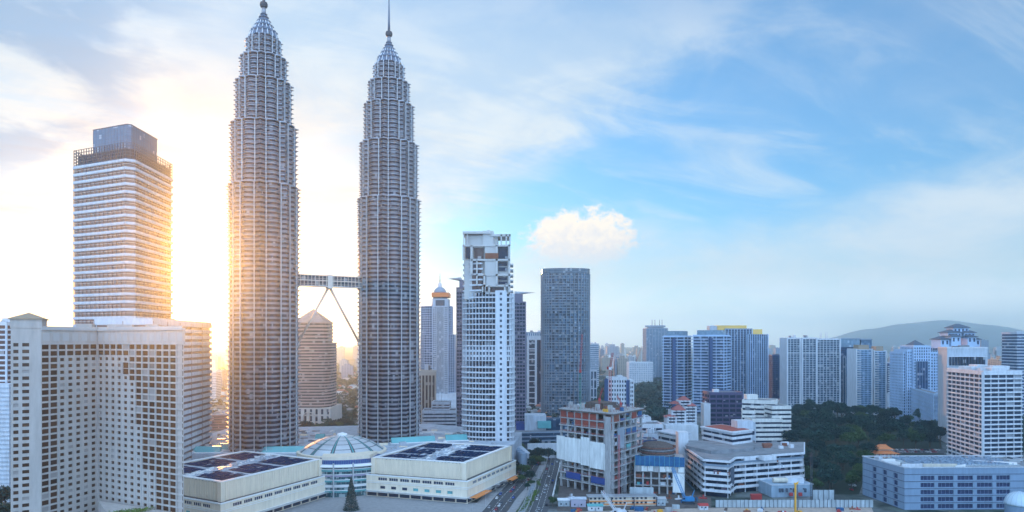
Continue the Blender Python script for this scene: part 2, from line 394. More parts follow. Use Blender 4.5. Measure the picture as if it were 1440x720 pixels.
# far hills
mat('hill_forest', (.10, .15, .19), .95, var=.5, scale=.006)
def hills(name, x0, x1, y, ridge, depth, n=90, m=12):
    b = MB(); V = []; rnd = random.Random(4); ph = [rnd.uniform(0, 6) for _ in range(9)]
    for j in range(m+1):
        t = j/m
        for i in range(n+1):
            s = i/n; x = x0+(x1-x0)*s; h = ridge(s)
            k = sum(sin(s*(9+7*q)*1.7+t*(2+q)+ph[q])/(2.0+q) for q in range(9))*.035
            V.append((x, y+depth*t, max(-1, h*sin(pi*min(1, t*.5+.02))*(1+k)*(.9+.1*sin(7*t+ph[0]+5*s)))))
    F = [(j*(n+1)+i, j*(n+1)+i+1, (j+1)*(n+1)+i+1, (j+1)*(n+1)+i) for j in range(m) for i in range(n)]
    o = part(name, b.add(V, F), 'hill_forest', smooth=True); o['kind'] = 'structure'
def interp(pts):
    def f(s):
        for (a, b), (c, d) in zip(pts, pts[1:]):
            if a <= s <= c:
                t = (s-a)/(c-a); t = t*t*(3-2*t); return b+(d-b)*t
        return pts[-1][1]
    return f
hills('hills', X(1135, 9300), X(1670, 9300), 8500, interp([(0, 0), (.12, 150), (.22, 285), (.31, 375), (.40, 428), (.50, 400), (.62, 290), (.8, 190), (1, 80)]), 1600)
# ------------------------------------------------------------------ the twin towers
mat('tower_fin', (.75, .76, .78), .35, metal=.4)
mat('spire_steel', (.13, .17, .24), .45, metal=.3)
glass('glass_tower', (.008, .009, .020), (.028, .030, .052), (2.4, 2.4, 4.2), lite=.03)
def star(rt, n=128, rot=0.0):
    """eight-pointed star with round bays in its inner corners, tip radius rt"""
    a = rt/sqrt(2); ri = a*1.0824; rho = rt*.20; out = []
    for k in range(n):
        t = 2*pi*k/n
        def sq(u): return a/max(abs(cos(u)), abs(sin(u)))
        r = max(sq(t), sq(t+pi/4))
        w = (t-pi/8+pi/8) % (pi/4)-pi/8                      # angle to the nearest inner corner
        e = ri*sin(w)
        if abs(e) < rho: r = max(r, ri*cos(w)+sqrt(rho*rho-e*e))
        out.append((r*cos(t+rot), r*sin(t+rot)))
    return out
TIERS = [(0, 250.7, 29.7, 4.05), (250.7, 303, 27.6, 4.05), (303, 339.6, 23.6, 4.05), (339.6, 361, 19.5, 4.05), (361, 379.5, 14.8, 4.6)]
def twin_tower(label, loc):
    r = thing('twin_tower', label, 'tower', (0, 0, 0), 'pair of star-shaped twin towers')
    rot = R(14)
    for (z0, z1, rt, fh) in TIERS:
        S0 = star(rt, 128, rot); n = max(1, round((z1-z0)/fh)); h = (z1-z0)/n
        part('glazing', MB().prism(off(S0, -1.0), z0, z1), 'glass_tower', r)
        for i in range(n):
            z = z0+i*h; m = MB()
            m.prism(off(S0, -.45), z, z+1.1)
            m.prism(off(S0, .05), z+1.1, z+1.45, off(S0, .85)); m.prism(off(S0, .85), z+1.45, z+1.75)
            part('floor_band', m, 'steel', r)
        if z1 < 370: part('setback_ledge', MB().prism(off(S0, .9), z1-.15, z1+.55).prism(off(star(rt*.95, 128, rot), .0), z1+.55, z1+1.5), 'steel', r)
        for k in range(16):
            t = rot+2*pi*(k+.5)/16+(R(1.5) if k % 2 else -R(1.5))
            rr = rt/sqrt(2)*1.075; w = .16 if rt > 20 else .14
            rr = rt*.93
            part('fin', MB().obox(rr*cos(t), rr*sin(t), .7, w, z0, z1-.2, t), 'tower_fin', r)
    # stepped steel crown
    prof = [(379.5, 386, 12.2, 10.6), (386, 391, 9.6, 7.4), (391, 395, 6.6, 5.2), (395, 398.5, 4.6, 3.4), (398.5, 401, 3.0, 2.2)]
    for z0, z1, a, b in prof:
        sa, sb = star(a, 64, rot), star(b, 64, rot)
        m = MB().prism(sa, z0, z0+(z1-z0)*.8, sb).prism(off(sb, .6), z0+(z1-z0)*.8, z1)
        part('crown_step', m, 'spire_steel', r)
    for k in range(16):
        t = rot+2*pi*k/16; m = MB()
        for z0, z1, a, b in prof[:3]: m.tube((a*.99*cos(t), a*.99*sin(t), z0), (b*.99*cos(t), b*.99*sin(t), z0+(z1-z0)*.8), .32, n=4)
        part('crown_rib', m, 'tower_fin', r)
    part('spire_neck', MB().lathe(0, 0, [(2.0, 400.5), (1.6, 406.5)], 16), 'steel', r, smooth=True)
    ball = MB()
    ball.lathe(0, 0, [(max(.3, 3.1*cos(a)), 409+3.1*sin(a)) for a in [R(-80+20*i) for i in range(9)]], 24)
    for dz in (-1.6, -.5, .6, 1.7): ball.lathe(0, 0, [(sqrt(3.3**2-dz*dz), 409+dz-.22), (sqrt(3.3**2-dz*dz), 409+dz+.22)], 24)
    part('spire_ball', ball, 'metal_dark', r, smooth=False)
    part('spire_mast', MB().lathe(0, 0, [(1.25, 411.5), (.95, 425), (.55, 440), (.2, 454)], 12), 'spire_steel', r, smooth=True)
    r.location = loc
    return r
TW1, TW2 = (X(371, 589), 589.0), (X(547, 645), 645.0)
tw = twin_tower('steel and glass twin tower with pointed spire, the nearer one beside the banded office slab', (*TW1, 0))
copy_tree(tw, (*TW2, 0), R(30), 'steel and glass twin tower with pointed spire, the farther one beside the white balcony tower')
# ------------------------------------------------------------------ skybridge
def skybridge():
    mat('bridge_steel', (.72, .60, .52), .45, metal=.3); 
    mx, my = (TW1[0]+TW2[0])/2, (TW1[1]+TW2[1])/2; a = atan2(TW2[1]-TW1[1], TW2[0]-TW1[0]); ux, uy = cos(a), sin(a); hl = 29.5
    r = thing('skybridge', 'two storey steel footbridge on two slanting legs between the twin towers', 'bridge', (mx, my, 0))
    z0, z1 = 167.6, 178.2
    for z in (z0, z0+5.0, z1-.9): part('deck', MB().obox(mx, my, hl, 3.6, z, z+.9, a), 'bridge_steel', r)
    part('glazing', MB().obox(mx, my, hl, 2.7, z0+.9, z1-.9, a), 'glass_dark', r)
    for k in range(19):
        t = -hl+2*hl*k/18; m = MB()
        for s in (-3.3, 3.3): m.obox(mx+ux*t-uy*s, my+uy*t+ux*s, .22, .22, z0+.9, z1-.9, a)
        part('post', m, 'bridge_steel', r)
    for s in (-3.5, 3.5):
        m = MB()
        for z in (z0+2.2, z0+7.1): m.obox(mx-uy*s, my+ux*s, hl, .10, z, z+.25, a)
        part('handrail', m, 'bridge_steel', r)
    part('pivot_hub', MB().obox(mx, my, 2.2, 3.9, z0-1.3, z1+.5, a), 'bridge_steel', r)
    for s in (-1, 1):
        for w in (-1.6, 1.6):
            p = (mx+ux*s*1.0-uy*w, my+uy*s*1.0+ux*w, z0-1); q = (mx+ux*s*27.5-uy*w*.4, my+uy*s*27.5+ux*w*.4, 117.5)
            part('leg', MB().tube(p, q, .85, .75, 12), 'bridge_steel', r, smooth=True)
        m = MB().lathe(mx+ux*s*27.8, my+uy*s*27.8, [(max(.2, 2.0*cos(t)), 116.5+2.0*sin(t)) for t in [R(-80+20*i) for i in range(9)]], 12)
        part('foot_bearing', m, 'bridge_steel', r, smooth=True)
skybridge()
# ------------------------------------------------------------------ stepped stone hotel, nearest on the left
mat('hotel_stone', (.49, .44, .41), .75, var=.10, streak=.08)
mat('hotel_trim', (.47, .45, .44), .6)
def hotel():
    a, b, c, d = (X(15, 338), 338), (X(58, 345), 345), (X(137, 376), 376), (X(258, 342), 342)
    e, f = (X(256, 380), 380), (X(20, 410), 410)
    r = thing('hotel', 'big beige stone hotel with two wings and hundreds of small brown windows', 'hotel', (-205, 365, 0))
    body = [a, b, c, d, e, f]
    part('core', MB().prism(off(body, -.9), 0, 125), 'hotel_stone', r)
    Zt, rows, ph = 118.0, 30, 3.3; z0 = Zt-rows*ph
    panes = []
    def wp(i, j):
        return (.25, .75, .22, .74) if i == 0 else (.12, .80, .22, .74) if i == 1 else None
    def wl(i, j):
        k = 29-j
        if k < 2 or i < 2: return (.08, .92, .14, .86)
        return (.24, .76, .24, .74)
    def wr(i, j):
        k = 29-j
        stone = k >= 2 and (i <= 4 or (i == 5 and k >= 6) or (i == 6 and k >= 13) or (i in (7, 8) and k >= 20))
        if i == 4 and k in (3, 4): return (.05, .95, .05, .95)
        return (.26, .74, .24, .74) if stone else (.07, .93, .13, .87)
    punched(r, a, b, z0, Zt+8, 3, 32, lambda i, j: wp(i, j) if j < 30 else None, 'hotel_stone', 'glass_bronze', sink=panes)
    punched(r, b, c, z0, Zt, 7, rows, wl, 'hotel_stone', 'glass_bronze', sink=panes)
    punched(r, c, d, z0, Zt, 13, rows, wr, 'hotel_stone', 'glass_bronze', sink=panes)
    set_panes(r, panes, 'glass_bronze')
    for p, q in ((a, b), (b, c), (c, d)):
        L = hypot(q[0]-p[0], q[1]-p[1]); ang = atan2(q[1]-p[1], q[0]-p[0]); nx, ny = sin(ang), -cos(ang)
        mx, my = (p[0]+q[0])/2, (p[1]+q[1])/2
        part('wall_base', MB().obox(mx-nx*.3, my-ny*.3, L/2-.2, .3, 0, z0-.02, ang), 'hotel_stone', r)
        if p is not a:
            part('attic', MB().obox(mx-nx*.5, my-ny*.5, L/2-.05, .5, Zt+.02, 125.6, ang), 'hotel_stone', r)
            m = MB(); n = int(L/5.4)
            for k in range(n):
                u = -L/2+L*(k+.5)/n; m.obox(mx+cos(ang)*u+nx*.06, my+sin(ang)*u+ny*.06, 1.7, .05, Zt+1.5, Zt+5.6, ang)
            part('attic_panels', m, 'hotel_trim', r)
            part('cornice', MB().obox(mx-nx*.2, my-ny*.2, L/2, .9, 125.0, 126.1, ang), 'hotel_trim', r)
            for i in range(1, 7):
                part('string_course', MB().obox(mx+nx*.05, my+ny*.05, L/2, .09, z0+i*ph*5-.17, z0+i*ph*5+.13, ang), 'hotel_trim', r)
            for k in range(1, 13 if p is c else 7):
                u = -L/2+L*k/(13 if p is c else 7)
                if (p is c and k >= 6) or (p is b and k <= 2):
                    part('mullion', MB().obox(mx+cos(ang)*u+nx*.12, my+sin(ang)*u+ny*.12, .16, .14, 20, Zt-.1, ang), 'hotel_trim', r)
    # corner pier with its low pyramid roof
    P = [a, b, (b[0]-7, b[1]+14), (a[0]-7, a[1]+14)]
    part('tower_head', MB().prism(off(P, .3), Zt+8, 130.2), 'hotel_stone', r)
    m = MB().prism(off(P, .9), 130.2, 130.9); cx, cy = centre(P)
    m.prism(off(P, .7), 130.9, 134, [(cx, cy)]*4); part('pyramid_roof', m, mat('roof_tan', (.33, .25, .18), .8), r)
    part('roof', MB().prism(off(body, -.6), 125.0, 125.4), 'roof_grey', r)
    part('roof_fence', MB().ring(off(body, -1.0), off(body, -1.1), 125.4, 127.0), 'hotel_trim', r)
    for px, y, s, h in ((120, 385, 4, 129.0), (170, 374, 6, 128.4), (215, 362, 3, 128.2)):
        x = X(px, y); part('plant_room', MB().obox(x, y, s, 3, 125.4, h, .3), 'hotel_stone', r)
    part('aerial', MB().tube((X(62, 352), 352, 125), (X(62, 352), 352, 134), .15, .06), 'metal_dark', r)
    # planted terrace on the podium under the wings
    p2 = [(X(150, 345), 345), (X(252, 326), 326), (X(258, 342), 341), (X(140, 372), 370)]
    part('podium', MB().prism(p2, 0, 33), 'hotel_stone', r)
hotel()
# ------------------------------------------------------------------ tall banded office tower with a glass box on top, and its low slab
mat('band_pink', (.60, .53, .50), .55, var=.08)
glass('glass_rose', (.20, .145, .13), (.25, .185, .17), (900, 900, 6.25), lite=.0)
mat('box_frame', (.07, .10, .135), .5)
glass('glass_box', (.10, .18, .26), (.13, .22, .31), (2.6, 2.6, 3.4), lite=.03, rough=.15)
def chamfer(P, i, d):
    a, b, c = P[i-1], P[i], P[(i+1) % len(P)]
    def to(q):
        l = hypot(q[0]-b[0], q[1]-b[1]); return (b[0]+(q[0]-b[0])/l*d, b[1]+(q[1]-b[1])/l*d)
    return P[:i]+[to(a), to(c)]+P[i+1:]
def banded_tower():
    P = chamfer(plan3((104, 568), (184, 540), (242, 612)), 1, 6.0)
    r = thing('office_tower', 'tall rose banded office tower crowned by a blue glass box', 'office tower', (*centre(P), 0))
    top, n = 264.0, 39
    part('glazing', MB().prism(off(P, -.5), 0, top), 'glass_rose', r); fh = 6.25
    for i in range(n+1):
        z = top-i*fh
        m = MB().prism(off(P, .55), z-2.3, z-1.7, off(P, .9)).prism(off(P, .9), z-1.7, z)
        part('floor_band', m, 'wall_white', r)
        part('sill_line', MB().prism(off(P, .05), z-3.9, z-3.55), 'band_pink', r)
    for x, y, a in walk(P, 5.2): part('pier', MB().obox(x, y, .10, .42, 0, top, a), 'glass_rose', r)
    # open screen round the top storey
    part('screen_core', MB().prism(off(P, -2.5), top, 273), 'metal_dark', r)
    for k in range(6): part('screen_rail', MB().ring(off(P, .3), off(P, -.1), top+.6+k*2.5, top+1.0+k*2.5), 'box_frame', r)
    for x, y, a in walk(P, 3.2, False): part('screen_post', MB().obox(x, y, .14, .3, top, 277.4, a), 'box_frame', r)
    Q = chamfer(plan3((131, 566), (182, 549), (221, 592)), 1, 3.0)
    part('glass_box', MB().prism(Q, top, 293.6), 'glass_box', r)
    for k in range(9): part('box_rail', MB().ring(off(Q, .12), off(Q, -.2), 269+k*3.05, 269.16+k*3.05), 'box_frame', r)
    for x, y, a in walk(Q, 3.6): part('box_mullion', MB().obox(x, y, .08, .16, top, 293.5, a), 'box_frame', r)
    part('box_coping', MB().ring(off(Q, .3), off(Q, -1), 293.6, 294.2), 'box_frame', r)
banded_tower()
def low_slab():
    P = [(X(213, 482), 482), (X(297, 607), 607), (-299, 606), (-295, 483)]
    P = [(-254.5, 483), (X(297, 607), 607), (-300, 611), (-297, 486)]
    r = thing('office_slab', 'lower white banded office slab beside the tall rose banded tower', 'office block', (*centre(P), 0))
    n, top = 23, 133.4; fh = 5.0
    part('glazing', MB().prism(off(P, -.9), 0, top), 'glass_rose', r)
    for i in range(n+1):
        z = top-i*fh
        part('floor_band', MB().prism(off(P, .1), z-3.0, z-2.6, off(P, .6)).prism(off(P, .6), z-2.6, z), 'wall_white', r)
    for x, y, a in walk(P, 26): part('pier', MB().obox(x, y, .12, .85, 0, top, a), 'glass_rose', r)
    roof_kit(r, P, top, 'wall_white', 3, 3, 2.0)
low_slab()
# ------------------------------------------------------------------ what shows beyond the left edge and in the gap
def left_edge():
    P = plan2((-40, 520), (9, 520), 30)
    r = thing('apartment_tower', 'white apartment tower with dark red recesses cut by the left edge of the view', 'apartment tower', (*centre(P), 0))
    top = Z(455, 520); banded(r, P, 0, top, 34, 'wall_white', glass('glass_wine', (.05, .018, .02), (.10, .04, .04)), .35, .5, 6, .9, .4, 'wall_white')
    roof_kit(r, P, top, 'wall_white', 1)
    P2 = plan2((-30, 505), (13, 505), 12)
    part('stair_wing', MB().prism(P2, 0, Z(540, 505)), 'wall_white', r)
    for i in range(26): part('landing', MB().prism(off(P2, .4), 4+i*3.2, 4.9+i*3.2), 'wall_pale', r)
    P = plan2((296, 900), (321, 905), 40); r = thing('office_block', 'dull purple block in the gap left of the nearer twin tower', 'office block', (*centre(P), 0))
    banded(r, P, 0, Z(584, 900), 6, mat('purple_wall', (.13, .09, .13), .7), 'glass_dark', .5, .2); roof_kit(r, P, Z(584, 900), 'wall_grey', 2)
    P = plan2((297, 1250), (304, 1250), 22); r = thing('residential_tower', 'thin white tower behind the purple block in the left gap', 'apartment tower', (*centre(P), 0))
    banded(r, P, 0, Z(523, 1250), 20, 'wall_white', 'glass_blue', .6, .2); roof_kit(r, P, Z(523, 1250), 'wall_white', 2, 1)
    P = plan2((304, 1500), (313, 1500), 26); r = thing('residential_tower', 'purple grey tower directly behind the thin white one in the left gap', 'apartment tower', (*centre(P), 0))
    banded(r, P, 0, Z(521, 1500), 20, 'wall_grey', 'glass_blue', .5, .2); roof_kit(r, P, Z(521, 1500), 'wall_grey', 2, 1)
left_edge()
# ------------------------------------------------------------------ shopping mall under the twin towers
mat('mall_stone', (.82, .71, .56), .7, var=.08, streak=.06)
mat('mall_roof', (.42, .46, .52), .95, var=.25, scale=.2, spec=0.0)
mat('roof_panel', (.010, .030, .085), .95, var=.5, scale=.3, spec=0.0)
mat('teal_glass', (.12, .38, .40), .25, var=.2)
mat('awning_orange', (.75, .26, .07), .6)
mat('royal_blue', (.025, .06, .24), .5)
def mall_block(label, Pw, seed, canopy=False, front=0, side=1):
    """cream block: fluted upper wall set back behind a projecting lower wall with window rows"""
    r = thing('shopping_mall', label, 'shopping mall', (*centre(Pw), 0), 'cream wings of the shopping mall'); rnd = random.Random(seed)
    Lo = off(Pw, 4.0); zr, zl = 28.0, 16.6
    part('upper_wall', MB().ring(Pw, off(Pw, -1.2), zl-.5, zr+.7), 'mall_stone', r)
    m = MB()
    for x, y, a in walk(Pw, 1.7, False): m.obox(x+sin(a)*.1, y-cos(a)*.1, .20, .17, zl, zr+.4, a)
    part('fluting', m, 'mall_stone', r)
    part('coping', MB().ring(off(Pw, .5), off(Pw, -2.2), zr+.7, zr+1.3), 'paint_white', r)
    for x, y in Pw: part('corner_pier', MB().obox(x, y, 1.6, 1.6, zl, zr+.9, atan2(Pw[1][1]-Pw[0][1], Pw[1][0]-Pw[0][0])), 'mall_stone', r)
    part('roof', MB().prism(off(Pw, -1.3), zr-.6, zr-.1), 'mall_roof', r)
    part('dark_ledge', MB().prism(off(Lo, -.5), zl-.9, zl-.1), 'metal_dark', r)
    part('ledge_coping', MB().ring(off(Lo, .35), off(Lo, -.6), zl-.7, zl+.1), 'paint_white', r)
    part('core', MB().prism(off(Lo, -1.0), 0, zl-1), 'mall_stone', r)
    panes = []
    for s in range(4):
        a, b = Lo[s], Lo[(s+1) % 4]; L = hypot(b[0]-a[0], b[1]-a[1])
        if b[1]-a[1] > 0 and b[0] < a[0]-1 and s not in (front, side): 
            ang = atan2(b[1]-a[1], b[0]-a[0]); part('wall', MB().quad((*a, 0), (*b, 0), (*b, zl-.7), (*a, zl-.7)), 'mall_stone', r); continue
        if s not in (front, side):
            part('wall', MB().quad((*a, 0), (*b, 0), (*b, zl-.7), (*a, zl-.7)), 'mall_stone', r); continue
        n = max(6, int(L/8.5)); w = .6
        inset = lambda i: 0 < i < n-1
        punched(r, a, b, 11.4, 15.9, n, 1, lambda i, j: (.10, .90, .25, .72) if inset(i) else None, 'mall_stone', 'glass_pane', .5, sink=panes)
        punched(r, a, b, 4.4, 11.4, n, 1, lambda i, j: (.28, .74, .25, .56) if inset(i) and s == front else None, 'mall_stone', 'glass_pane', .5, sink=panes)
        punched(r, a, b, 0, 4.4, n, 1, lambda i, j: (.05, .95, .08, .80), 'mall_stone', 'glass_pane', .7, sink=panes)
        ang = atan2(b[1]-a[1], b[0]-a[0]); nx, ny = sin(ang), -cos(ang); mx, my = (a[0]+b[0])/2, (a[1]+b[1])/2
        for z in (4.4, 10.4, 11.5): part('string_course', MB().obox(mx+nx*.15, my+ny*.15, L/2, .16, z, z+.28, ang), 'paint_white', r)
        part('street_canopy', MB().obox(mx+nx*1.6, my+ny*1.6, L/2, 1.5, 3.75, 4.05, ang), 'metal_light', r)
        m = MB()
        for i in range(1, n-1):
            for q in (1, 2, 3):
                u = -L/2+L*(i+.1+.2*q)/n; m.obox(mx+cos(ang)*u-nx*.38, my+sin(ang)*u-ny*.38, .09, .08, 12.5, 14.7, ang)
        part('window_mullions', m, 'paint_white', r)
        if s == front:
            for i in range(n//2, n-1):
                u = -L/2+L*(i+.51)/n; part('shop_blind', MB().obox(mx+cos(ang)*u-nx*.3, my+sin(ang)*u-ny*.3, L/n*.22, .06, 6.2, 8.2, ang), 'teal_glass', r)
        if canopy and s == side:
            for t0, t1 in ((.01, .30), (.42, .50), (.58, .66), (.74, .93)):
                u = (t0+t1)/2*L-L/2; hl = (t1-t0)*L/2
                m = MB(); cx, cy = mx+cos(ang)*u+nx*4.3, my+sin(ang)*u+ny*4.3
                m.obox(cx, cy, hl, 2.6, 4.35, 4.6, ang); m.obox(cx+nx*2.5, cy+ny*2.5, hl, .12, 3.9, 4.4, ang)
                part('awning', m, 'awning_orange' if t1 < .4 or t0 > .7 else 'metal_dark', r)
    set_panes(r, panes, 'glass_pane')
    # dark panels laid in rows over the roof, with a broken pale run of ducts between
    a, b, d = Pw[0], Pw[1], Pw[3]; k = 0
    ang = atan2(d[1]-a[1], d[0]-a[0])
    rows = MB()
    for i in range(26):
        for j in range(17):
            u, v = (i+.5)/26, (j+.5)/17
            if not (.02 < u < .98 and .02 < v < .98): continue
            mid = abs(u-.48+.10*(v-.5)+rnd.uniform(-.03, .03)) < .10
            x = a[0]+(b[0]-a[0])*u+(d[0]-a[0])*v; y = a[1]+(b[1]-a[1])*u+(d[1]-a[1])*v
            la, lb = hypot(b[0]-a[0], b[1]-a[1])/26, hypot(d[0]-a[0], d[1]-a[1])/17
            if mid:
                if rnd.random() < .55 and k < 90: k += 1; part('roof_duct', MB().obox(x, y, lb*rnd.uniform(.25, .55), rnd.uniform(.3, .8), zr-.1, zr+rnd.uniform(.4, 1.3), ang+rnd.choice([0, 0, pi/2, .12])), rnd.choice(['paint_white', 'metal_light', 'wall_pale']), r)
            elif rnd.random() < .94 and j % 6 != 5:
                h = zr+rnd.uniform(.0, .5)
                rows.obox(x, y, lb*.5, la*rnd.uniform(.36, .47), h, h+.18, ang)
    part('roof_panels', rows, 'roof_panel', r, kind='stuff')
    return r
LB = [(-259, 477), (-186, 437), (-147, 520), (-220, 560)]
RB = [(-107, 529), (-35, 505), (-2, 585), (-74, 609)]
mall_block('cream mall wing with dark panelled roof, below the nearer twin tower and the white slab', LB, 1)
mall_block('cream mall wing with dark panelled roof and orange street awnings, below the white balcony tower', RB, 2, True)
def mall_centre():
    P = [(-151, 523), (-128, 519), (-106, 529), (-100, 560), (-160, 560)]
    r = thing('mall_entrance', 'curved glass entrance front with teal and blue bands between the two cream mall wings', 'mall entrance', (*centre(P), 0), 'glazed parts of the shopping mall')
    Q = []
    for k in range(13):
        t = k/12; x = -150+43*t; y = 521+9*t-5.0*sin(pi*t); Q.append((x, y))
    Q += [(-104, 556), (-156, 556)]
    part('glazing', MB().prism(off(Q, -.8), 0, 24.5), glass('glass_teal', (.02, .07, .09), (.07, .16, .18), (2.2, 2.2, 2.4), lite=.15), r)
    cols = ['teal_glass', 'paint_white', 'teal_glass', mat('shop_lilac', (.35, .33, .45), .5), 'teal_glass', 'paint_white']
    for i, z in enumerate((3.6, 7.6, 11.6, 15.6, 19.6)):
        part('floor_band', MB().prism(off(Q, .1), z, z+1.5), cols[i], r); part('floor_edge', MB().prism(off(Q, .7), z+1.5, z+1.8), 'paint_white', r)
    part('eaves_roll', MB().prism(off(Q, .2), 22.4, 23.2, off(Q, 1.4)).prism(off(Q, 1.4), 23.2, 24.6, off(Q, .6)), 'paint_white', r)
    part('blue_fascia', MB().prism(off(Q, -2.5), 24.6, 27.6), 'royal_blue', r)
    m = MB()
    for x, y, a in walk(off(Q, -2.5), 1.6): m.obox(x, y, .1, .15, 24.6, 27.6, a)
    part('fascia_ribs', m, 'teal_glass', r)
    part('cream_parapet', MB().prism(off(Q, -4.2), 24, 30.2), 'mall_stone', r)
    for k in (0, 4, 8, 12):
        x, y = Q[k]; part('column', MB().lathe(x, y-1.0, [(.65, 0), (.65, 26)], 12), 'metal_light', r)
    for i in range(5):
        for k in range(12):
            (x, y), (x2, y2) = Q[k], Q[k+1]; a = atan2(y2-y, x2-x)
            part('mullion', MB().obox((x+x2)/2, (y+y2)/2, .07, .25, i*4+1.4, i*4+3.6, a), 'metal_light', r)
mall_centre()
mat('dome_panel', (.50, .52, .54), .55, var=.2)
def mall_dome():
    cx, cy, Rd, hd, zb = -142, 571, 35.0, 12.6, 28.0
    r = thing('mall_dome', 'shallow white panelled dome with teal ribs between the bases of the twin towers', 'dome', (cx, cy, 0), 'glazed parts of the shopping mall')
    def pt(rr, a, dz=0): 
        t = rr/Rd; return (cx+rr*cos(a), cy+rr*sin(a), zb+hd*(1-t*t)+dz)
    V = MB(); n = 48; prof = [(Rd*q/10, zb+hd*(1-(q/10)**2)-.35) for q in range(10, 0, -1)]
    V.lathe(cx, cy, prof+[(.3, zb+hd-.3)], n); part('frame', V, 'metal_dark', r, smooth=False)
    part('drum', MB().lathe(cx, cy, [(Rd+1.5, 24), (Rd+1.5, zb+.3), (Rd+.2, zb+.5)], 64), 'mall_stone', r)
    rings = [(34.6, 28.6), (28.0, 22.6), (22.0, 16.6), (16.0, 10.6), (10.0, 4.0)]
    for i, (ro, ri) in enumerate(rings):
        for k in range(12):
            a0, a1 = 2*pi*(k+.10)/12, 2*pi*(k+.90)/12; m = MB(); q = 5
            vv = [pt(rr, a0+(a1-a0)*s/q) for rr in (ro, (ro+ri)/2, ri) for s in range(q+1)]
            part('dome_panel', m.add(vv, [(t*(q+1)+s, t*(q+1)+s+1, (t+1)*(q+1)+s+1, (t+1)*(q+1)+s) for t in range(2) for s in range(q)]), 'dome_panel', r)
    for k in range(12):
        a = 2*pi*k/12; m = MB(); w = .012*2
        vv = []
        for rr in (34.8, 26, 18, 10, 4): vv += [pt(rr, a-.8*w*12/ (rr*.3+4), .12), pt(rr, a+.8*w*12/(rr*.3+4), .12)]
        part('rib', m.add(vv, [(2*s, 2*s+1, 2*s+3, 2*s+2) for s in range(4)]), 'teal_glass', r)
    part('lantern', MB().lathe(cx, cy, [(4.2, zb+hd-.3), (4.2, zb+hd+1.0), (.3, zb+hd+2.2)], 16), 'paint_white', r)
mall_dome()
def podium_roof():
    P = [(-300, 556), (-222, 561), (-206, 553), (-150, 557), (-104, 557), (-76, 611), (-10, 590), (2, 612), (10, 690), (-90, 760), (-300, 720)]
    r = thing('podium', 'white paved podium roof with teal skylights round the feet of the twin towers', 'podium roof', (-140, 640, 0), 'glazed parts of the shopping mall')
    part('deck', MB().prism(P, 0, 26.6), 'mall_roof', r); rnd = random.Random(8)
    for (x, y, a, b, g) in ((-188, 566, 22, 2.6, .08), (-262, 566, 20, 2.2, .05), (-90, 622, 20, 3.2, .35), (-52, 636, 10, 5, .2), (-240, 580, 9, 3, -.1), (-150, 625, 12, 2.4, .5), (-180, 640, 4, 4, 0)):
        part('skylight', MB().prism([(x+cos(g)*u*a-sin(g)*v*b, y+sin(g)*u*a+cos(g)*v*b) for u, v in ((-1, -1), (1, -1), (1, 1), (-1, 1))], 27.3, 31.6, [(x+cos(g)*u*a-sin(g)*(b*.55+v*b*.3), y+sin(g)*u*a+cos(g)*(b*.55+v*b*.3)) for u, v in ((-1, -1), (1, -1), (1, 1), (-1, 1))]), 'teal_glass', r)
        part('skylight_kerb', MB().obox(x, y, a+1, b+1, 26.6, 27.3, g), 'paint_white', r)
    for k in range(150):
        x, y = rnd.uniform(-290, 0), rnd.uniform(570, 700)
        if not inside(x, y, off(P, -6)) or hypot(x-TW1[0], y-TW1[1]) < 33 or hypot(x-TW2[0], y-TW2[1]) < 33 or hypot(x+142, y-571) < 39: continue
        part('roof_unit', MB().obox(x, y, rnd.uniform(.8, 4), rnd.uniform(.6, 2), 26.6, 26.6+rnd.uniform(.6, 2.4), rnd.uniform(-.3, .6)), rnd.choice(['paint_white', 'metal_light', 'roof_grey', 'mall_stone']), r)
    for k in range(9):
        t = k/8; part('curved_wall', MB().obox(-120+70*t, 640+46*sin(t*2.6), 5, .5, 26.6, 28.4, .5-1.2*t), 'paint_white', r)
podium_roof()
def string_tree():
    """tall cone of dark greenery with specks of light in front of the entrance"""
    mat('fir_green', (.025, .05, .045), .9, var=.5, scale=2); rnd = random.Random(3)
    x, y = X(494, 482), 482.0; r = thing('festive_tree', 'dark conical festive tree standing before the glass mall entrance', 'tree', (x, y, 0))
    m = MB(); dots = MB(); hgt = 23.0
    for k in range(5200):
        t = rnd.random()**1.35; z = .5+t*(hgt-.6); rr = 5.2*(1-t)+.15; a = rnd.uniform(0, 2*pi); q = rr*sqrt(rnd.uniform(.55, 1))*(1+.12*sin(z*3.1)); s = rnd.uniform(.18, .42)
        px, py = x+q*cos(a), y+q*sin(a); c, n = cos(a+rnd.uniform(-.6, .6)), sin(a+rnd.uniform(-.6, .6)); d = rnd.uniform(.2, .8)
        m.add([(px-n*s, py+c*s, z), (px+n*s, py-c*s, z), (px+n*s*.3+c*d, py-c*s*.3+n*d, z-d*.8)], [(0, 1, 2)])
        if rnd.random() < .06: dots.box(px+c*.3-.07, px+c*.3+.07, py+n*.3-.07, py+n*.3+.07, z-.07, z+.07)
    part('foliage', m, 'fir_green', r); part('ornaments', dots, 'paint_white', r, kind='stuff')
    part('trunk', MB().tube((x, y, 0), (x, y, hgt), .5, .08), 'metal_dark', r)
string_tree()
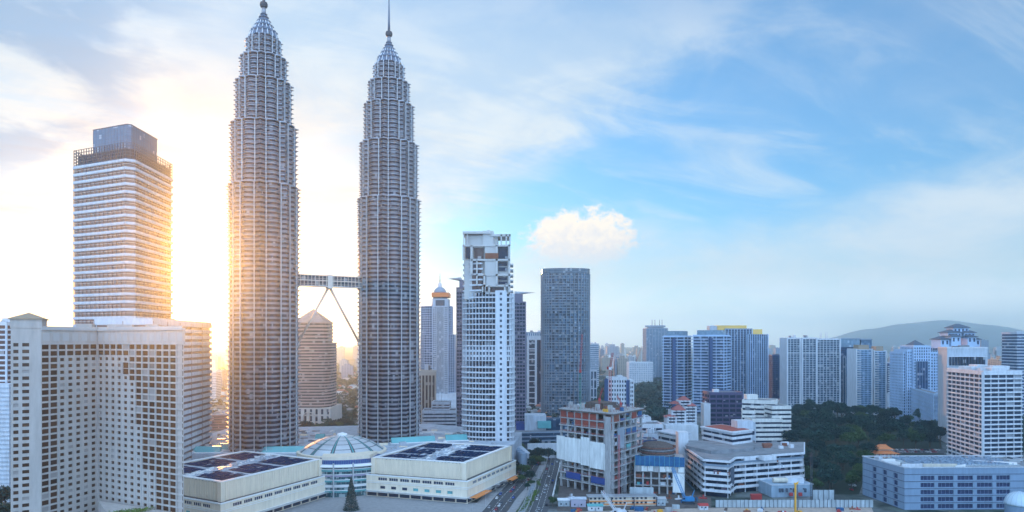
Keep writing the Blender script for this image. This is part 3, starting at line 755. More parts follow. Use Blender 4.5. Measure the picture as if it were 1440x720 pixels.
# ------------------------------------------------------------------ towers between and beside the twins
mat('brown_stone', (.50, .36, .32), .7, var=.1)
mat('orange_sign', (.80, .22, .06), .5)
mat('roof_red', (.30, .07, .05), .8, var=.2)
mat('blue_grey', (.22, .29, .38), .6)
mat('slate', (.07, .09, .13), .7)
glass('glass_brown', (.07, .04, .04), (.13, .085, .08))
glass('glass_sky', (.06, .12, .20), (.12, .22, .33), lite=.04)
def pyramid_tower():
    Y = 905; cx = X(440, Y+25); s = (X(470, Y)-X(410, Y))/2; P = ell(cx, Y+28, s, 28, 24, 0, 4)
    r = thing('pyramid_tower', 'brown striped tower with a stepped pyramid roof, seen between the twin towers', 'tower', (cx, Y+28, 0))
    z1, z2 = Z(482, Y), Z(452, Y)
    banded(r, P, 30, z1, 22, 'brown_stone', 'glass_brown', .5, .5)
    Q = ell(cx, Y+28, s*.83, 24, 24, 0, 4); banded(r, Q, z1, z2, 6, 'brown_stone', 'glass_brown', .5, .5)
    Q4 = [(cx-s*.74, Y+5), (cx+s*.74, Y+5), (cx+s*.74, Y+50), (cx-s*.74, Y+50)]
    m = MB(); k = 7
    for i in range(k):
        t0, t1 = i/k, (i+1)/k; c = (cx, Y+28); f = lambda t: [(c[0]+(x-c[0])*(1-t), c[1]+(y-c[1])*(1-t)) for x, y in Q4]
        m.prism(f(t0*.97), z2+t0*18, z2+(t0+.6/k)*18, f(t1*.97)).prism(off(f(t1*.97), .4), z2+(t0+.6/k)*18, z2+t1*18)
    part('pyramid_roof', m, 'brown_stone', r)
    base = [(cx-s-6, Y-6), (cx+s+4, Y-6), (cx+s+4, Y+60), (cx-s-6, Y+60)]
    mat('pale_stone', (.58, .52, .48), .75)
    part('core', MB().prism(off(base, -1.2), 0, 30), 'pale_stone', r)
    punched(r, base[0], base[1], 3, 30, 9, 3, lambda i, j: (.3, .7, .1, .85), 'pale_stone', 'glass_dark', .8)
    ax = X(434, Y-7); m = MB()
    for q in range(13):
        t = pi*q/12; t2 = pi*(q+1)/12
        if q < 12: m.tube((ax+8*cos(t), Y-7, 17+8*sin(t)), (ax+8*cos(t2), Y-7, 17+8*sin(t2)), .8, n=4)
    m.box(ax-8.7, ax-7.3, Y-8, Y-6.2, 0, 17).box(ax+7.3, ax+8.7, Y-8, Y-6.2, 0, 17).box(ax-.5, ax+.5, Y-8, Y-6.2, 0, 24)
    part('arched_gate', m, 'pale_stone', r)
pyramid_tower()
mat('pale_tower', (.34, .42, .54), .6)
def dome_spire_tower():
    Y = 1020; r = thing('spire_tower', 'blue and white tower with an orange sign band, small dome and spire', 'tower', (X(615, Y), Y+20, 0))
    L, Rr = X(591, Y), X(638, Y)
    P = [(L, Y+8), (L+6, Y), (Rr-8, Y), (Rr, Y+8), (Rr, Y+38), (L, Y+38)]
    banded(r, P, 0, Z(470, Y), 34, 'pale_tower', 'glass_blue', .38, .15, 3.8, .9, .25, 'pale_tower')
    Q = [(L+.2, Y+10), (L+10, Y+2), (Rr-10, Y+2), (Rr-4, Y+10), (Rr-4, Y+34), (L+.2, Y+34)]
    banded(r, Q, Z(470, Y), Z(430, Y), 12, 'pale_tower', 'glass_blue', .38, .15, 3.8, .9, .25, 'pale_tower')
    fx0, fx1 = X(608, Y-2), X(630, Y-2); F = [(fx0, Y-2), (fx1, Y-2), (fx1, Y+30), (fx0, Y+30)]
    part('front_bay', MB().prism(F, 30, Z(420, Y)), 'wall_pale', r)
    for k in range(7):
        x = fx0+7+(fx1-fx0-14)*k/6
        part('bay_mullion', MB().box(x-.35, x+.35, Y-2.6, Y-2, 34, Z(432, Y)), 'wall_white', r)
    part('bay_glazing', MB().box(fx0+6.2, fx1-6.2, Y-2.3, Y-2.05, 34, Z(432, Y)), 'glass_blue', r)
    panes = []
    for i in range(2):
        for j in range(46):
            for s in (0, 1):
                x0 = fx0+1+i*2.4 if s == 0 else fx1-1-1.5-i*2.4; z = 40+j*3.1
                if z < Z(432, Y): panes.append(((x0, Y-2.06, z), (x0+1.5, Y-2.06, z), (x0+1.5, Y-2.06, z+1.5), (x0, Y-2.06, z+1.5)))
    set_panes(r, panes, 'glass_pane')
    part('sign_recess', MB().box(fx0+5, fx1-5, Y-2.5, Y-2.02, Z(430, Y), Z(422, Y)), 'slate', r)
    part('sign_band', MB().prism(off(F, 1.0), Z(417.5, Y), Z(411.5, Y)), 'orange_sign', r)
    cx, cy = (fx0+fx1)/2-2, Y+14
    part('stepped_crown', MB().prism(ell(cx, cy, 13, 12, 16), Z(430, Y), Z(411, Y), ell(cx, cy, 9, 9, 16)), 'blue_grey', r)
    part('dome', MB().lathe(cx, cy, [(9.5*cos(a), Z(411, Y)+9*sin(a)) for a in [R(10*i) for i in range(9)]], 20), 'blue_grey', r, smooth=True)
    part('lantern', MB().lathe(cx, cy, [(3, Z(404, Y)), (2.6, Z(398, Y)), (1, Z(396, Y))], 12), 'wall_white', r)
    part('spire', MB().lathe(cx, cy, [(.8, Z(398, Y)), (.25, Z(383, Y))], 8), 'metal_dark', r)
    for k in range(4): part('podium_tier', MB().box(X(600, Y)-k*2, X(646, Y), Y-8-k*3, Y+30, 0, 40-k*8), 'wall_white', r)
dome_spire_tower()
def fins_block():
    P = plan2((588, 830), (612, 832), 26); r = thing('finned_block', 'narrow brown block with pale vertical fins below the spire tower', 'office block', (*centre(P), 0))
    top = Z(528, 830); part('core', MB().prism(off(P, -.6), 0, top), 'glass_brown', r)
    for x, y, a in walk(P, 4.2): part('fin', MB().obox(x, y, .9, .9, 0, top, a), mat('fin_beige', (.50, .44, .38), .7), r)
    part('head', MB().prism(off(P, 1.2), top, top+5), 'fin_beige', r); roof_kit(r, off(P, -3), top+5, 'fin_beige', 5, 2, hmax=9)
    P = plan2((594, 770), (641, 772), 30); r = thing('striped_office', 'low grey striped office block in front of the spire tower', 'office block', (*centre(P), 0))
    top = Z(579, 770); banded(r, P, 0, top, 10, 'wall_pale', 'glass_dark', .55, .5); roof_kit(r, P, top, 'wall_pale', 4, 1)
    Q = plan2((607, 774), (632, 774), 22); banded(r, Q, top, Z(567, 774), 3, 'wall_pale', 'glass_brown', .5, .3, name='upper_band'); roof_kit(r, Q, Z(567, 774), 'wall_pale', 4, 1)
fins_block()
def winged_tower(label, xa, xb, top, Y, flap_side):
    P = plan2((xa, Y), (xb, Y), 28); r = thing('winged_tower', label, 'residential tower', (*centre(P), 0), 'dark twin towers with roof wings')
    z = Z(top, Y); n = int(z/4.2)
    banded(r, P, 0, z, n, mat('violet_band', (.17, .17, .24), .7), 'glass_dark', .35, .35, 3.4, .6, .3, 'violet_band')
    Q = off(P, -3); part('roof_block', MB().prism(Q, z, z+9), 'violet_band', r)
    cx, cy = centre(P); s = flap_side; w = (P[1][0]-P[0][0])/2
    m = MB().prism([(cx-w*.9, cy-12), (cx+w*.9+ (9 if s > 0 else 0), cy-12), (cx+w*.9+(9 if s > 0 else 0), cy+12), (cx-w*.9-(9 if s < 0 else 0), cy+12)], z+9.6, z+11.2)
    m2 = MB().add([(cx+s*(w+12), cy, z+11.4), (cx+s*w*.2, cy-13, z+9.0), (cx+s*w*.2, cy+13, z+9.0), (cx+s*w*.2, cy-13, z+11.8), (cx+s*w*.2, cy+13, z+11.8)], [(0, 1, 2), (0, 4, 3), (0, 3, 1), (0, 2, 4), (1, 3, 4, 2)])
    part('roof_wing', m2, 'wall_pale', r)
winged_tower('dark violet tower with a roof wing, just left of the white balcony tower', 642, 657, 404, 800, -1)
winged_tower('dark violet tower with a roof wing, just right of the white balcony tower', 700, 739, 424, 790, 1)
# ------------------------------------------------------------------ white balcony tower
def balcony_tower():
    Y = 638; xl, xr = X(651, Y), X(720, Y+6); w = xr-xl; cx = (xl+xr)/2
    r = thing('balcony_tower', 'white tower with curved balconies and a grey framed crown with one brown panel', 'residential tower', (cx, Y+20, 0))
    mat('crown_grey', (.50, .49, .48), .8, var=.1); mat('brown_panel', (.20, .065, .03), .6)
    # curved left front, flat service strip, curved right side
    def curve(x0, x1, y0, bulge, n=14): return [(x0+(x1-x0)*k/n, y0-bulge*sin(pi*(.18+.82*k/n))) for k in range(n+1)]
    sx0, sx1 = X(697, Y-3), X(712, Y-3)
    A = [(xl-.0, Y+14), (xl, Y+6)]+[(xl+(sx0-xl)*(k/10), Y+6-12*sin(pi/2*(k/10)**.7)) for k in range(1, 11)]
    B = [(sx1, Y-6), (sx1+3.5, Y-4.6), (sx1+6.0, Y-1.5), (xr+.6, Y+4), (xr+1.5, Y+12), (xr, Y+34)]
    body = A+B+[(xl+3, Y+34)]
    ztop = Z(412, Y); zb0, zb1 = Z(506, Y), Z(487, Y); fh = 5.0
    part('core', MB().prism(off(body, -1.8), 0, ztop), 'glass_dark', r)
    z = 4.0; k = 0
    while z < ztop:
        if not (zb0-1.2 < z+1.2 < zb1):
            low = z < zb0
            m = MB(); m.prism(off(body, 1.7 if low else .8), z, z+.4); m.ring(off(body, 1.75 if low else .85), off(body, 1.4 if low else .6), z+.4, z+(1.5 if low else 1.2))
            part('balcony', m, 'wall_white', r)
        z += fh; k += 1
    for x, y, a in walk(body, 10.5): part('pier', MB().obox(x, y, .16, 1.2, 0, ztop, a), 'wall_white', r)
    # grid storeys half way up
    Pm = off(body, .3); pan = []
    for i in range(len(Pm)-1):
        a, b = Pm[i], Pm[i+1]; l = hypot(b[0]-a[0], b[1]-a[1])
        if b[1] > Y+13 or l < 1.0: continue
        punched(r, a, b, zb0-1, zb1+.6, max(1, round(l/2.6)), 3, lambda i, j: (.22, .78, .2, .8), 'wall_white', 'glass_pane', .6, sink=pan, name='grid_wall')
    # service strip with small windows
    zc = Z(409, Y); n = int(zc/fh)
    part('service_shaft', MB().box(sx0+.2, sx1-.2, Y-6.6, Y+4, 0, zc), 'wall_white', r)
    punched(r, (sx0, Y-7.6), (sx1, Y-7.6), 0, n*fh, 3, n, lambda i, j: (.2, .8, .3, .75) if i == 1 else None, 'wall_white', 'glass_pane', .5, sink=pan, name='service_wall')
    part('shaft_side', MB().box(sx0-.3, sx0-.02, Y-7.7, Y-2, 0, zc).box(sx1+.02, sx1+.3, Y-7.7, Y-2, 0, zc), 'wall_white', r)
    set_panes(r, pan, 'glass_pane')
    # crown: stepping grey frames over the balconies
    yf = Y-5
    zt = [Z(p, Y) for p in (326, 345, 366, 387, 401, 414)]
    def fr(px0, px1, py0, py1, d0=0.0, d1=3.0, m='crown_grey', name='crown_frame'):
        part(name, MB().box(X(px0, Y), X(px1, Y), yf+d0, yf+d1, Z(py1, Y), Z(py0, Y)), m, r)
    core = [(X(653, Y), yf+4.5), (X(717, Y), yf+4.5), (X(717, Y), Y+28), (X(653, Y), Y+28)]
    part('crown_core', MB().prism(core, ztop-6, Z(346, Y)), 'crown_grey', r)
    part('crown_head', MB().box(X(654, Y), X(700, Y), yf+5, Y+26, Z(347, Y), Z(331, Y)), 'crown_grey', r)
    part('crown_roof', MB().prism([(X(651, Y), yf+1), (X(690, Y), yf+1), (X(690, Y), Y+28), (X(651, Y), Y+28)], Z(329.5, Y), Z(326.3, Y)), 'crown_grey', r)
    part('crown_roof', MB().prism([(X(690, Y), yf+2), (X(718, Y), yf+2), (X(718, Y), Y+26), (X(690, Y), Y+26)], Z(333, Y), Z(330, Y)), 'crown_grey', r)
    part('lift_room', MB().box(X(679, Y), X(694, Y), yf+3, Y+10, Z(346, Y), Z(325, Y)).box(X(685, Y), X(689, Y), yf+5, Y+4, Z(325, Y), Z(323.5, Y)), 'crown_grey', r)
    for px in (704, 711, 716): fr(px, px+2, 330, 346, 2, 4, name='roof_post')
    for px in (652, 657): fr(px, px+1.2, 329, 346, 1, 3, name='roof_post')
    for (a, b, c, d) in ((651, 717, 345, 347.5), (663, 717, 365, 367.5), (670, 717, 386, 388.5), (678, 717, 401, 403.5), (651, 653, 346, 366), (662, 665, 346, 386), (670, 672, 366, 402), (680, 683, 387, 414), (715, 717.6, 345, 414), (697, 700, 346, 402), (678, 682, 402, 414), (687, 689, 402, 414), (709, 711, 402, 414), (678, 717, 411.5, 414)):
        fr(a, b, c, d)
    fr(682, 699.5, 346.5, 365.5, .8, 2.4, 'crown_grey', 'crown_panel'); fr(682, 697.5, 367.4, 386.2, .9, 2.4, 'crown_grey', 'crown_panel')
    fr(684, 699, 388.4, 401.2, .9, 2.4, 'crown_grey', 'crown_panel')
    fr(682.5, 701, 357, 364.6, -.5, .78, 'brown_panel', 'brown_panel')
    for (a, b, c, d) in ((701, 714, 348, 364), (701, 713, 369, 374), (701, 713, 376, 381), (701, 713, 390, 394), (701, 713, 396, 400), (666, 669, 368, 384), (674, 680, 388, 400), (690, 708, 404.5, 411), (667, 680, 349, 364), (655, 661, 348, 364), (681.5, 686, 404, 413)):
        fr(a, b, c, d, 3.2, 4.2, 'glass_brown' if a in (667, 690, 681.5) else 'glass_dark', 'window')
    # balconies that climb the left edge of the crown
    for i in range(12):
        z = ztop+1.5+i*5.0
        if z > Z(366, Y): break
        lim = X(663, Y) if i > 8 else X(670, Y) if i > 5 else X(678, Y)
        C = [p for p in A if p[0] <= lim]+[(lim, yf+2), (lim, Y+14)]
        part('balcony', MB().prism(off(C, .5), z, z+.35).ring(off(C, .55), off(C, .3), z+.35, z+1.45), 'wall_white', r)
        part('crown_glazing', MB().prism(off(C, -.6), z+.35, z+5.0), 'glass_brown', r)
        part('side_balcony', MB().box(xr-3, xr+1.2, Y+3, Y+26, z, z+1.2), 'wall_white', r)
balcony_tower()
# ------------------------------------------------------------------ blue oval tower still being fitted out
def oval_tower():
    Y = 985; xl, xr = X(762, Y+14), X(829, Y+14); cx, w = (xl+xr)/2, (xr-xl)/2
    P = ell(cx, Y+22, w, 24, 40, 0, 3.2); r = thing('oval_tower', 'dark blue tower of rounded plan with bare floors, right of the white balcony tower', 'residential tower', (cx, Y+22, 0))
    mat('slab_blue', (.22, .27, .33), .75, var=.2); top = Z(384, Y); n = 56; fh = top/n
    part('glazing', MB().prism(off(P, -1.6), 0, top), glass('glass_patch', (.012, .022, .04), (.07, .12, .19), (4.2, 4.2, fh), lite=.14), r)
    rnd = random.Random(5)
    for i in range(n):
        z = (i+1)*fh; m = MB().prism(off(P, .3), z-.5, z)
        if rnd.random() < .75: m.ring(off(P, .45), off(P, .25), z, z+1.0)
        part('floor_band', m, 'slab_blue', r)
    for k, (x, y, a) in enumerate(walk(P, 6.5)):
        part('pier', MB().obox(x, y, .35, 1.4, 0, top, a), 'slab_blue', r)
    bal = MB()
    for i in range(n):
        for x, y, a in walk(off(P, -.5), 6.5):
            if rnd.random() < .45: bal.obox(x+2*cos(a), y+2*sin(a), 1.5, .25, i*fh+.2, i*fh+fh-.7, a)
    part('infill_panels', bal, 'glass_sky', r, kind='stuff')
    part('crown_ring', MB().ring(off(P, .8), off(P, -.4), top+.3, top+6.5), glass('glass_rim', (.05, .08, .12), (.10, .15, .20)), r)
    for z in (top+2, top+4.5, top+6.5): part('crown_rail', MB().ring(off(P, 1.1), off(P, .7), z, z+.5), 'slab_blue', r)
    part('roof_core', MB().prism(ell(cx+6, Y+22, w*.5, 12, 24), top, top+8.5), 'slab_blue', r)
    part('roof', MB().prism(off(P, -.6), top-.2, top+.25), 'roof_grey', r)
oval_tower()
def slot_towers():
    Y = 1120; P = plan2((741, Y), (763, Y), 30); r = thing('frame_tower', 'white framed tower wedged between the white balcony tower and the blue oval tower', 'office tower', (*centre(P), 0))
    top = Z(478, Y); part('core', MB().prism(P, 0, top), 'glass_dark', r)
    for a, b in ((741, 744), (752, 755)): part('frame_post', MB().box(X(a, Y), X(b, Y), Y-1.5, Y+28, 0, top+6), 'wall_white', r)
    for i in range(17): part('frame_beam', MB().box(X(744, Y), X(752, Y), Y-1.0, Y, top-6-i*9, top-4.6-i*9), 'wall_white', r)
    part('frame_head', MB().box(X(741, Y), X(763, Y), Y-1.2, Y+28, top, top+6.5), 'wall_white', r)
    for k in range(6): part('roof_post', MB().box(X(743+3*k, Y)-.7, X(743+3*k, Y)+.7, Y-1.4, Y, top+6.5, top+11), 'wall_white', r)
    Y = 1260; P = plan2((738, Y), (766, Y), 30); r = thing('glass_block', 'pale blue glass block rising behind the white framed tower', 'office tower', (*centre(P), 0))
    banded(r, P, 0, Z(468, Y), 30, 'blue_grey', 'glass_sky', .25, .2); roof_kit(r, P, Z(468, Y), 'blue_grey', 3)
slot_towers()
def far_podium():
    Y = 730; P = plan2((722, Y), (802, Y+8), 50); r = thing('glass_podium', 'low dark blue glass podium with a white hoarding below it, left of the building site', 'podium', (*centre(P), 0))
    banded(r, P, 8, Z(608, Y), 3, 'blue_grey', 'glass_blue', .3, .4); part('roof', MB().prism(off(P, -1), Z(608, Y)-.3, Z(608, Y)+.3), 'roof_grey', r)
    part('white_hoarding', MB().prism(plan2((742, 690), (786, 694), 2), 0, Z(624, 690)), 'wall_white', r)
    part('undercroft', MB().prism(off(P, -1), 0, 8), 'slate', r)
    for (a, b, c, d, mm) in ((738, 768, 586, 609, 'wall_pale'), (768, 806, 592, 609, 'glass_blue'), (756, 775, 594, 604, 'teal_glass'), (726, 741, 598, 610, 'royal_blue')):
        part('upper_block', MB().prism(plan2((a, Y+10+a % 7), (b, Y+10+a % 7), 22), Z(d, Y), Z(c, Y)), mm, r)
far_podium()
# ------------------------------------------------------------------ building site
mat('mesh_orange', (.26, .055, .035), .9, var=.35, scale=.3); mat('mesh_blue', (.02, .11, .26), .8, var=.3, scale=.3)
mat('sheet_white', (.70, .73, .73), .8, var=.15, streak=.12); mat('rust', (.22, .08, .05), .9, var=.4, scale=.6)
mat('site_red', (.42, .05, .05), .6); mat('site_yellow', (.70, .36, .03), .5); mat('crane_blue', (.03, .22, .48), .45)
mat('hoard_grey', (.40, .46, .50), .8, var=.2, streak=.15); mat('formwork', (.12, .09, .08), .9, var=.5, scale=.7)
def site_tower():
    P = plan3((788, 562), (862, 522), (903, 562)); a, b, c, d = P
    r = thing('unfinished_tower', 'unfinished concrete frame with orange netting, white sheeting and bare floors', 'building site', (*centre(P), 0)); rnd = random.Random(21)
    Zs = [0, 7, 12.5, 17.5, 22.5, 27.5, 33.5, 39.5, 45.5, 51, 57, 64]
    for z in Zs[1:]: part('floor_slab', MB().prism(off(P, .9), z-.8, z), 'concrete', r)
    ang1, ang2 = atan2(b[1]-a[1], b[0]-a[0]), atan2(c[1]-b[1], c[0]-b[0])
    for (p, q, n, ang) in ((a, b, 7, ang1), (b, c, 5, ang2), (d, c, 5, ang1), (a, d, 4, ang2)):
        for k in range(n+1):
            t = k/n; x, y = p[0]+(q[0]-p[0])*t, p[1]+(q[1]-p[1])*t; cx, cy = centre(P)
            x += (cx-x)*.03; y += (cy-y)*.03
            part('column', MB().obox(x, y, .75, .75, 0, 64, ang), 'concrete', r)
    cx, cy = centre(P)
    part('lift_core', MB().obox(cx, cy, 9, 9, 0, 69, ang1), 'formwork', r)
    part('corner_core', MB().obox(b[0]-2.0, b[1]+3.5, 2.6, 2.6, 0, 61, ang1), 'concrete', r)
    part('corner_wall', MB().obox((b[0]*.78+c[0]*.22)+.6, (b[1]*.78+c[1]*.22)-.6, 5.2, .4, 36, 52, ang2), 'wall_grey', r)
    L1 = hypot(b[0]-a[0], b[1]-a[1]); L2 = hypot(c[0]-b[0], c[1]-b[1])
    def sheet(p, q, t0, t1, z0, z1, m, name, o=1.25):
        ang = atan2(q[1]-p[1], q[0]-p[0]); L = hypot(q[0]-p[0], q[1]-p[1]); t = (t0+t1)/2
        x, y = p[0]+(q[0]-p[0])*t+sin(ang)*o, p[1]+(q[1]-p[1])*t-cos(ang)*o
        part(name, MB().obox(x, y, (t1-t0)*L/2, .07, z0, z1, ang), m, r)
    for k in range(7):
        for j in (9, 10):
            if rnd.random() < .80: sheet(a, b, k/7+.015, (k+1)/7-.015, Zs[j]-(.6 if rnd.random() < .6 else 0), Zs[j]+rnd.uniform(4.2, 5.6), 'mesh_orange', 'netting', .35)
    for k in (0, 3): sheet(b, c, k/5+.02, (k+1)/5-.02, Zs[10], Zs[10]+5, 'mesh_orange' if k else 'rust', 'netting', .35)
    for k, (t0, t1, z0, z1) in enumerate(((-.05, .12, 22.4, 41.5), (.12, .43, 21.6, 41), (.43, .60, 20.6, 43), (.60, .86, 19.6, 40.4), (.86, .985, 19.2, 39.8))):
        sheet(a, b, t0, t1-.004, z0, z1, 'sheet_white', 'sheeting', 1.5)
    for t0, t1 in ((.14, .42), (.62, .93)): sheet(a, b, t0, t1, 8.0, 13.2, 'royal_blue', 'blue_tarpaulin', 1.3)
    for j in (6, 7, 8, 10):
        for k in range(1, 5):
            if rnd.random() < .5: sheet(b, c, k/5+.03, (k+1)/5-.03, Zs[j], Zs[j]+rnd.uniform(1.5, 5), rnd.choice(['mesh_blue', 'teal_glass', 'wall_grey', 'mesh_blue']), 'netting', .4)
    for j in range(1, 11):          # edge rails, props, stored material
        for (p, q, L) in ((a, b, L1), (b, c, L2)):
            m = MB(); ang = atan2(q[1]-p[1], q[0]-p[0]); mx, my = (p[0]+q[0])/2+sin(ang)*.8, (p[1]+q[1])/2-cos(ang)*.8
            for h in (.6, 1.2): m.obox(mx, my, L/2, .05, Zs[j]+h, Zs[j]+h+.1, ang)
            part('guard_rail', m, 'metal_light' if j % 2 else 'site_red', r)
        for k in range(6):
            t = rnd.random(); u = rnd.uniform(.02, .14); x, y = a[0]+(b[0]-a[0])*t+(d[0]-a[0])*u, a[1]+(b[1]-a[1])*t+(d[1]-a[1])*u
            part('stored_material', MB().obox(x, y, rnd.uniform(.6, 2.4), rnd.uniform(.4, 1), Zs[j], Zs[j]+rnd.uniform(.8, 2.6), rnd.random()), rnd.choice(['rust', 'wall_white', 'mesh_blue', 'wall_white', 'hoard_grey', 'mesh_orange']), r)
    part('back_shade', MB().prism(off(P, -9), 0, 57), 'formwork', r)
    # top deck: formwork, starter bars, stores
    part('top_formwork', MB().ring(off(P, 1.8), off(P, -2), 62.4, 63.3), 'formwork', r)
    bars = MB()
    for k in range(420):
        u, v = rnd.random(), rnd.random(); x, y = a[0]+(b[0]-a[0])*u+(d[0]-a[0])*v, a[1]+(b[1]-a[1])*u+(d[1]-a[1])*v
        bars.tube((x, y, 64), (x+rnd.uniform(-.2, .2), y, 64+rnd.uniform(1, 3.2)), .09, n=3)
    part('starter_bars', bars, 'rust', r, kind='stuff')
    for k in range(34):
        u, v = rnd.uniform(.03, .97), rnd.uniform(.03, .9); x, y = a[0]+(b[0]-a[0])*u+(d[0]-a[0])*v, a[1]+(b[1]-a[1])*u+(d[1]-a[1])*v
        part('stored_material', MB().obox(x, y, rnd.uniform(.5, 2.8), rnd.uniform(.4, 1.4), 64, 64+rnd.uniform(.6, 3.4), ang1+rnd.uniform(-.4, .4)), rnd.choice(['formwork', 'wall_white', 'teal_glass', 'site_yellow', 'rust', 'concrete', 'mesh_blue', 'concrete']), r)
    for t in (.1, .33, .62, .85):
        x, y = a[0]+(b[0]-a[0])*t+5, a[1]+(b[1]-a[1])*t+5; part('column_stub', MB().obox(x, y, 1.6, 1.0, 64, 69, ang1), 'concrete', r)
    for k in range(3):
        y0 = b[1]-2+k*.1; x0 = b[0]+4+k*3
        part('hoist_mast', MB().truss((x0, y0+3*k-1.8, 0), (x0, y0+3*k-1.8, 48-k*8), 1.1, 24, .09), 'site_red' if k == 0 else 'metal_light', r)
site_tower()
def site_low():
    P = plan2((893, 536), (962, 528), 45); a, b, c, d = P; rnd = random.Random(6)
    r = thing('unfinished_podium', 'low unfinished concrete block topped by blue netting, right of the unfinished frame', 'building site', (*centre(P), 0))
    zs = [0, 6.5, 12, 17.5, 24]
    for z in zs[1:]: part('floor_slab', MB().prism(off(P, .6), z-.5, z), 'concrete', r)
    for k in range(7):
        x, y = a[0]+(b[0]-a[0])*k/6, a[1]+(b[1]-a[1])*k/6+.6
        part('column', MB().obox(x, y, .6, .6, 0, 24, 0), 'concrete', r)
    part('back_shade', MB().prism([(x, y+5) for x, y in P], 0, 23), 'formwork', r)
    ang = atan2(b[1]-a[1], b[0]-a[0])
    for k in range(10):
        u = a[0]+(b[0]-a[0])*(k+.5)/10; v = a[1]+(b[1]-a[1])*(k+.5)/10
        part('blue_netting', MB().obox(u, v-1.3, 1.9, .08, 21.8+rnd.uniform(-.3, .2), 29.6+rnd.uniform(-.6, .3), ang), 'mesh_blue', r)
        part('net_post', MB().obox(u-2, v-1.15, .12, .12, 20, 30.2, ang), 'teal_glass', r)
    for k in range(8):
        u = a[0]+(b[0]-a[0])*(k+.5)/8; v = a[1]+(b[1]-a[1])*(k+.5)/8
        part('wall_panel', MB().obox(u, v-.75, 2.2, .12, 17.0+(k % 3)*.4, 21.6, ang), 'sheet_white' if k % 3 else 'concrete', r)
    part('side_panel', MB().obox(b[0]-4.5, b[1]-.9, 4.4, .1, 2, 17, ang), 'sheet_white', r)
    part('curved_roof', MB().lathe(X(925, 560), 566, [(15, 24), (14.6, 31), (13, 33.5), (9, 35), (.4, 36)], 28), 'formwork', r)
    for k in range(4): part('curved_rail', MB().ring(ell(X(925, 560), 566, 15.4, 15.4, 28), ell(X(925, 560), 566, 15.1, 15.1, 28), 26+k*2, 26.5+k*2), 'rust' if k % 2 else 'wall_grey', r)
    for k in range(26):
        u = rnd.random(); j = rnd.randrange(0, 5); z = zs[j]
        part('stored_material', MB().obox(a[0]+(b[0]-a[0])*u, a[1]+(b[1]-a[1])*u+rnd.uniform(1, 3), rnd.uniform(.5, 2.2), rnd.uniform(.4, 1.0), z, z+rnd.uniform(.6, 2.8), ang), rnd.choice(['rust', 'wall_white', 'mesh_blue', 'formwork', 'teal_glass', 'site_red']), r)
    B = plan2((886, 516), (919, 515), 3); part('site_gate', MB().prism(B, 0, 8.2), 'hoard_grey', r)
site_low()
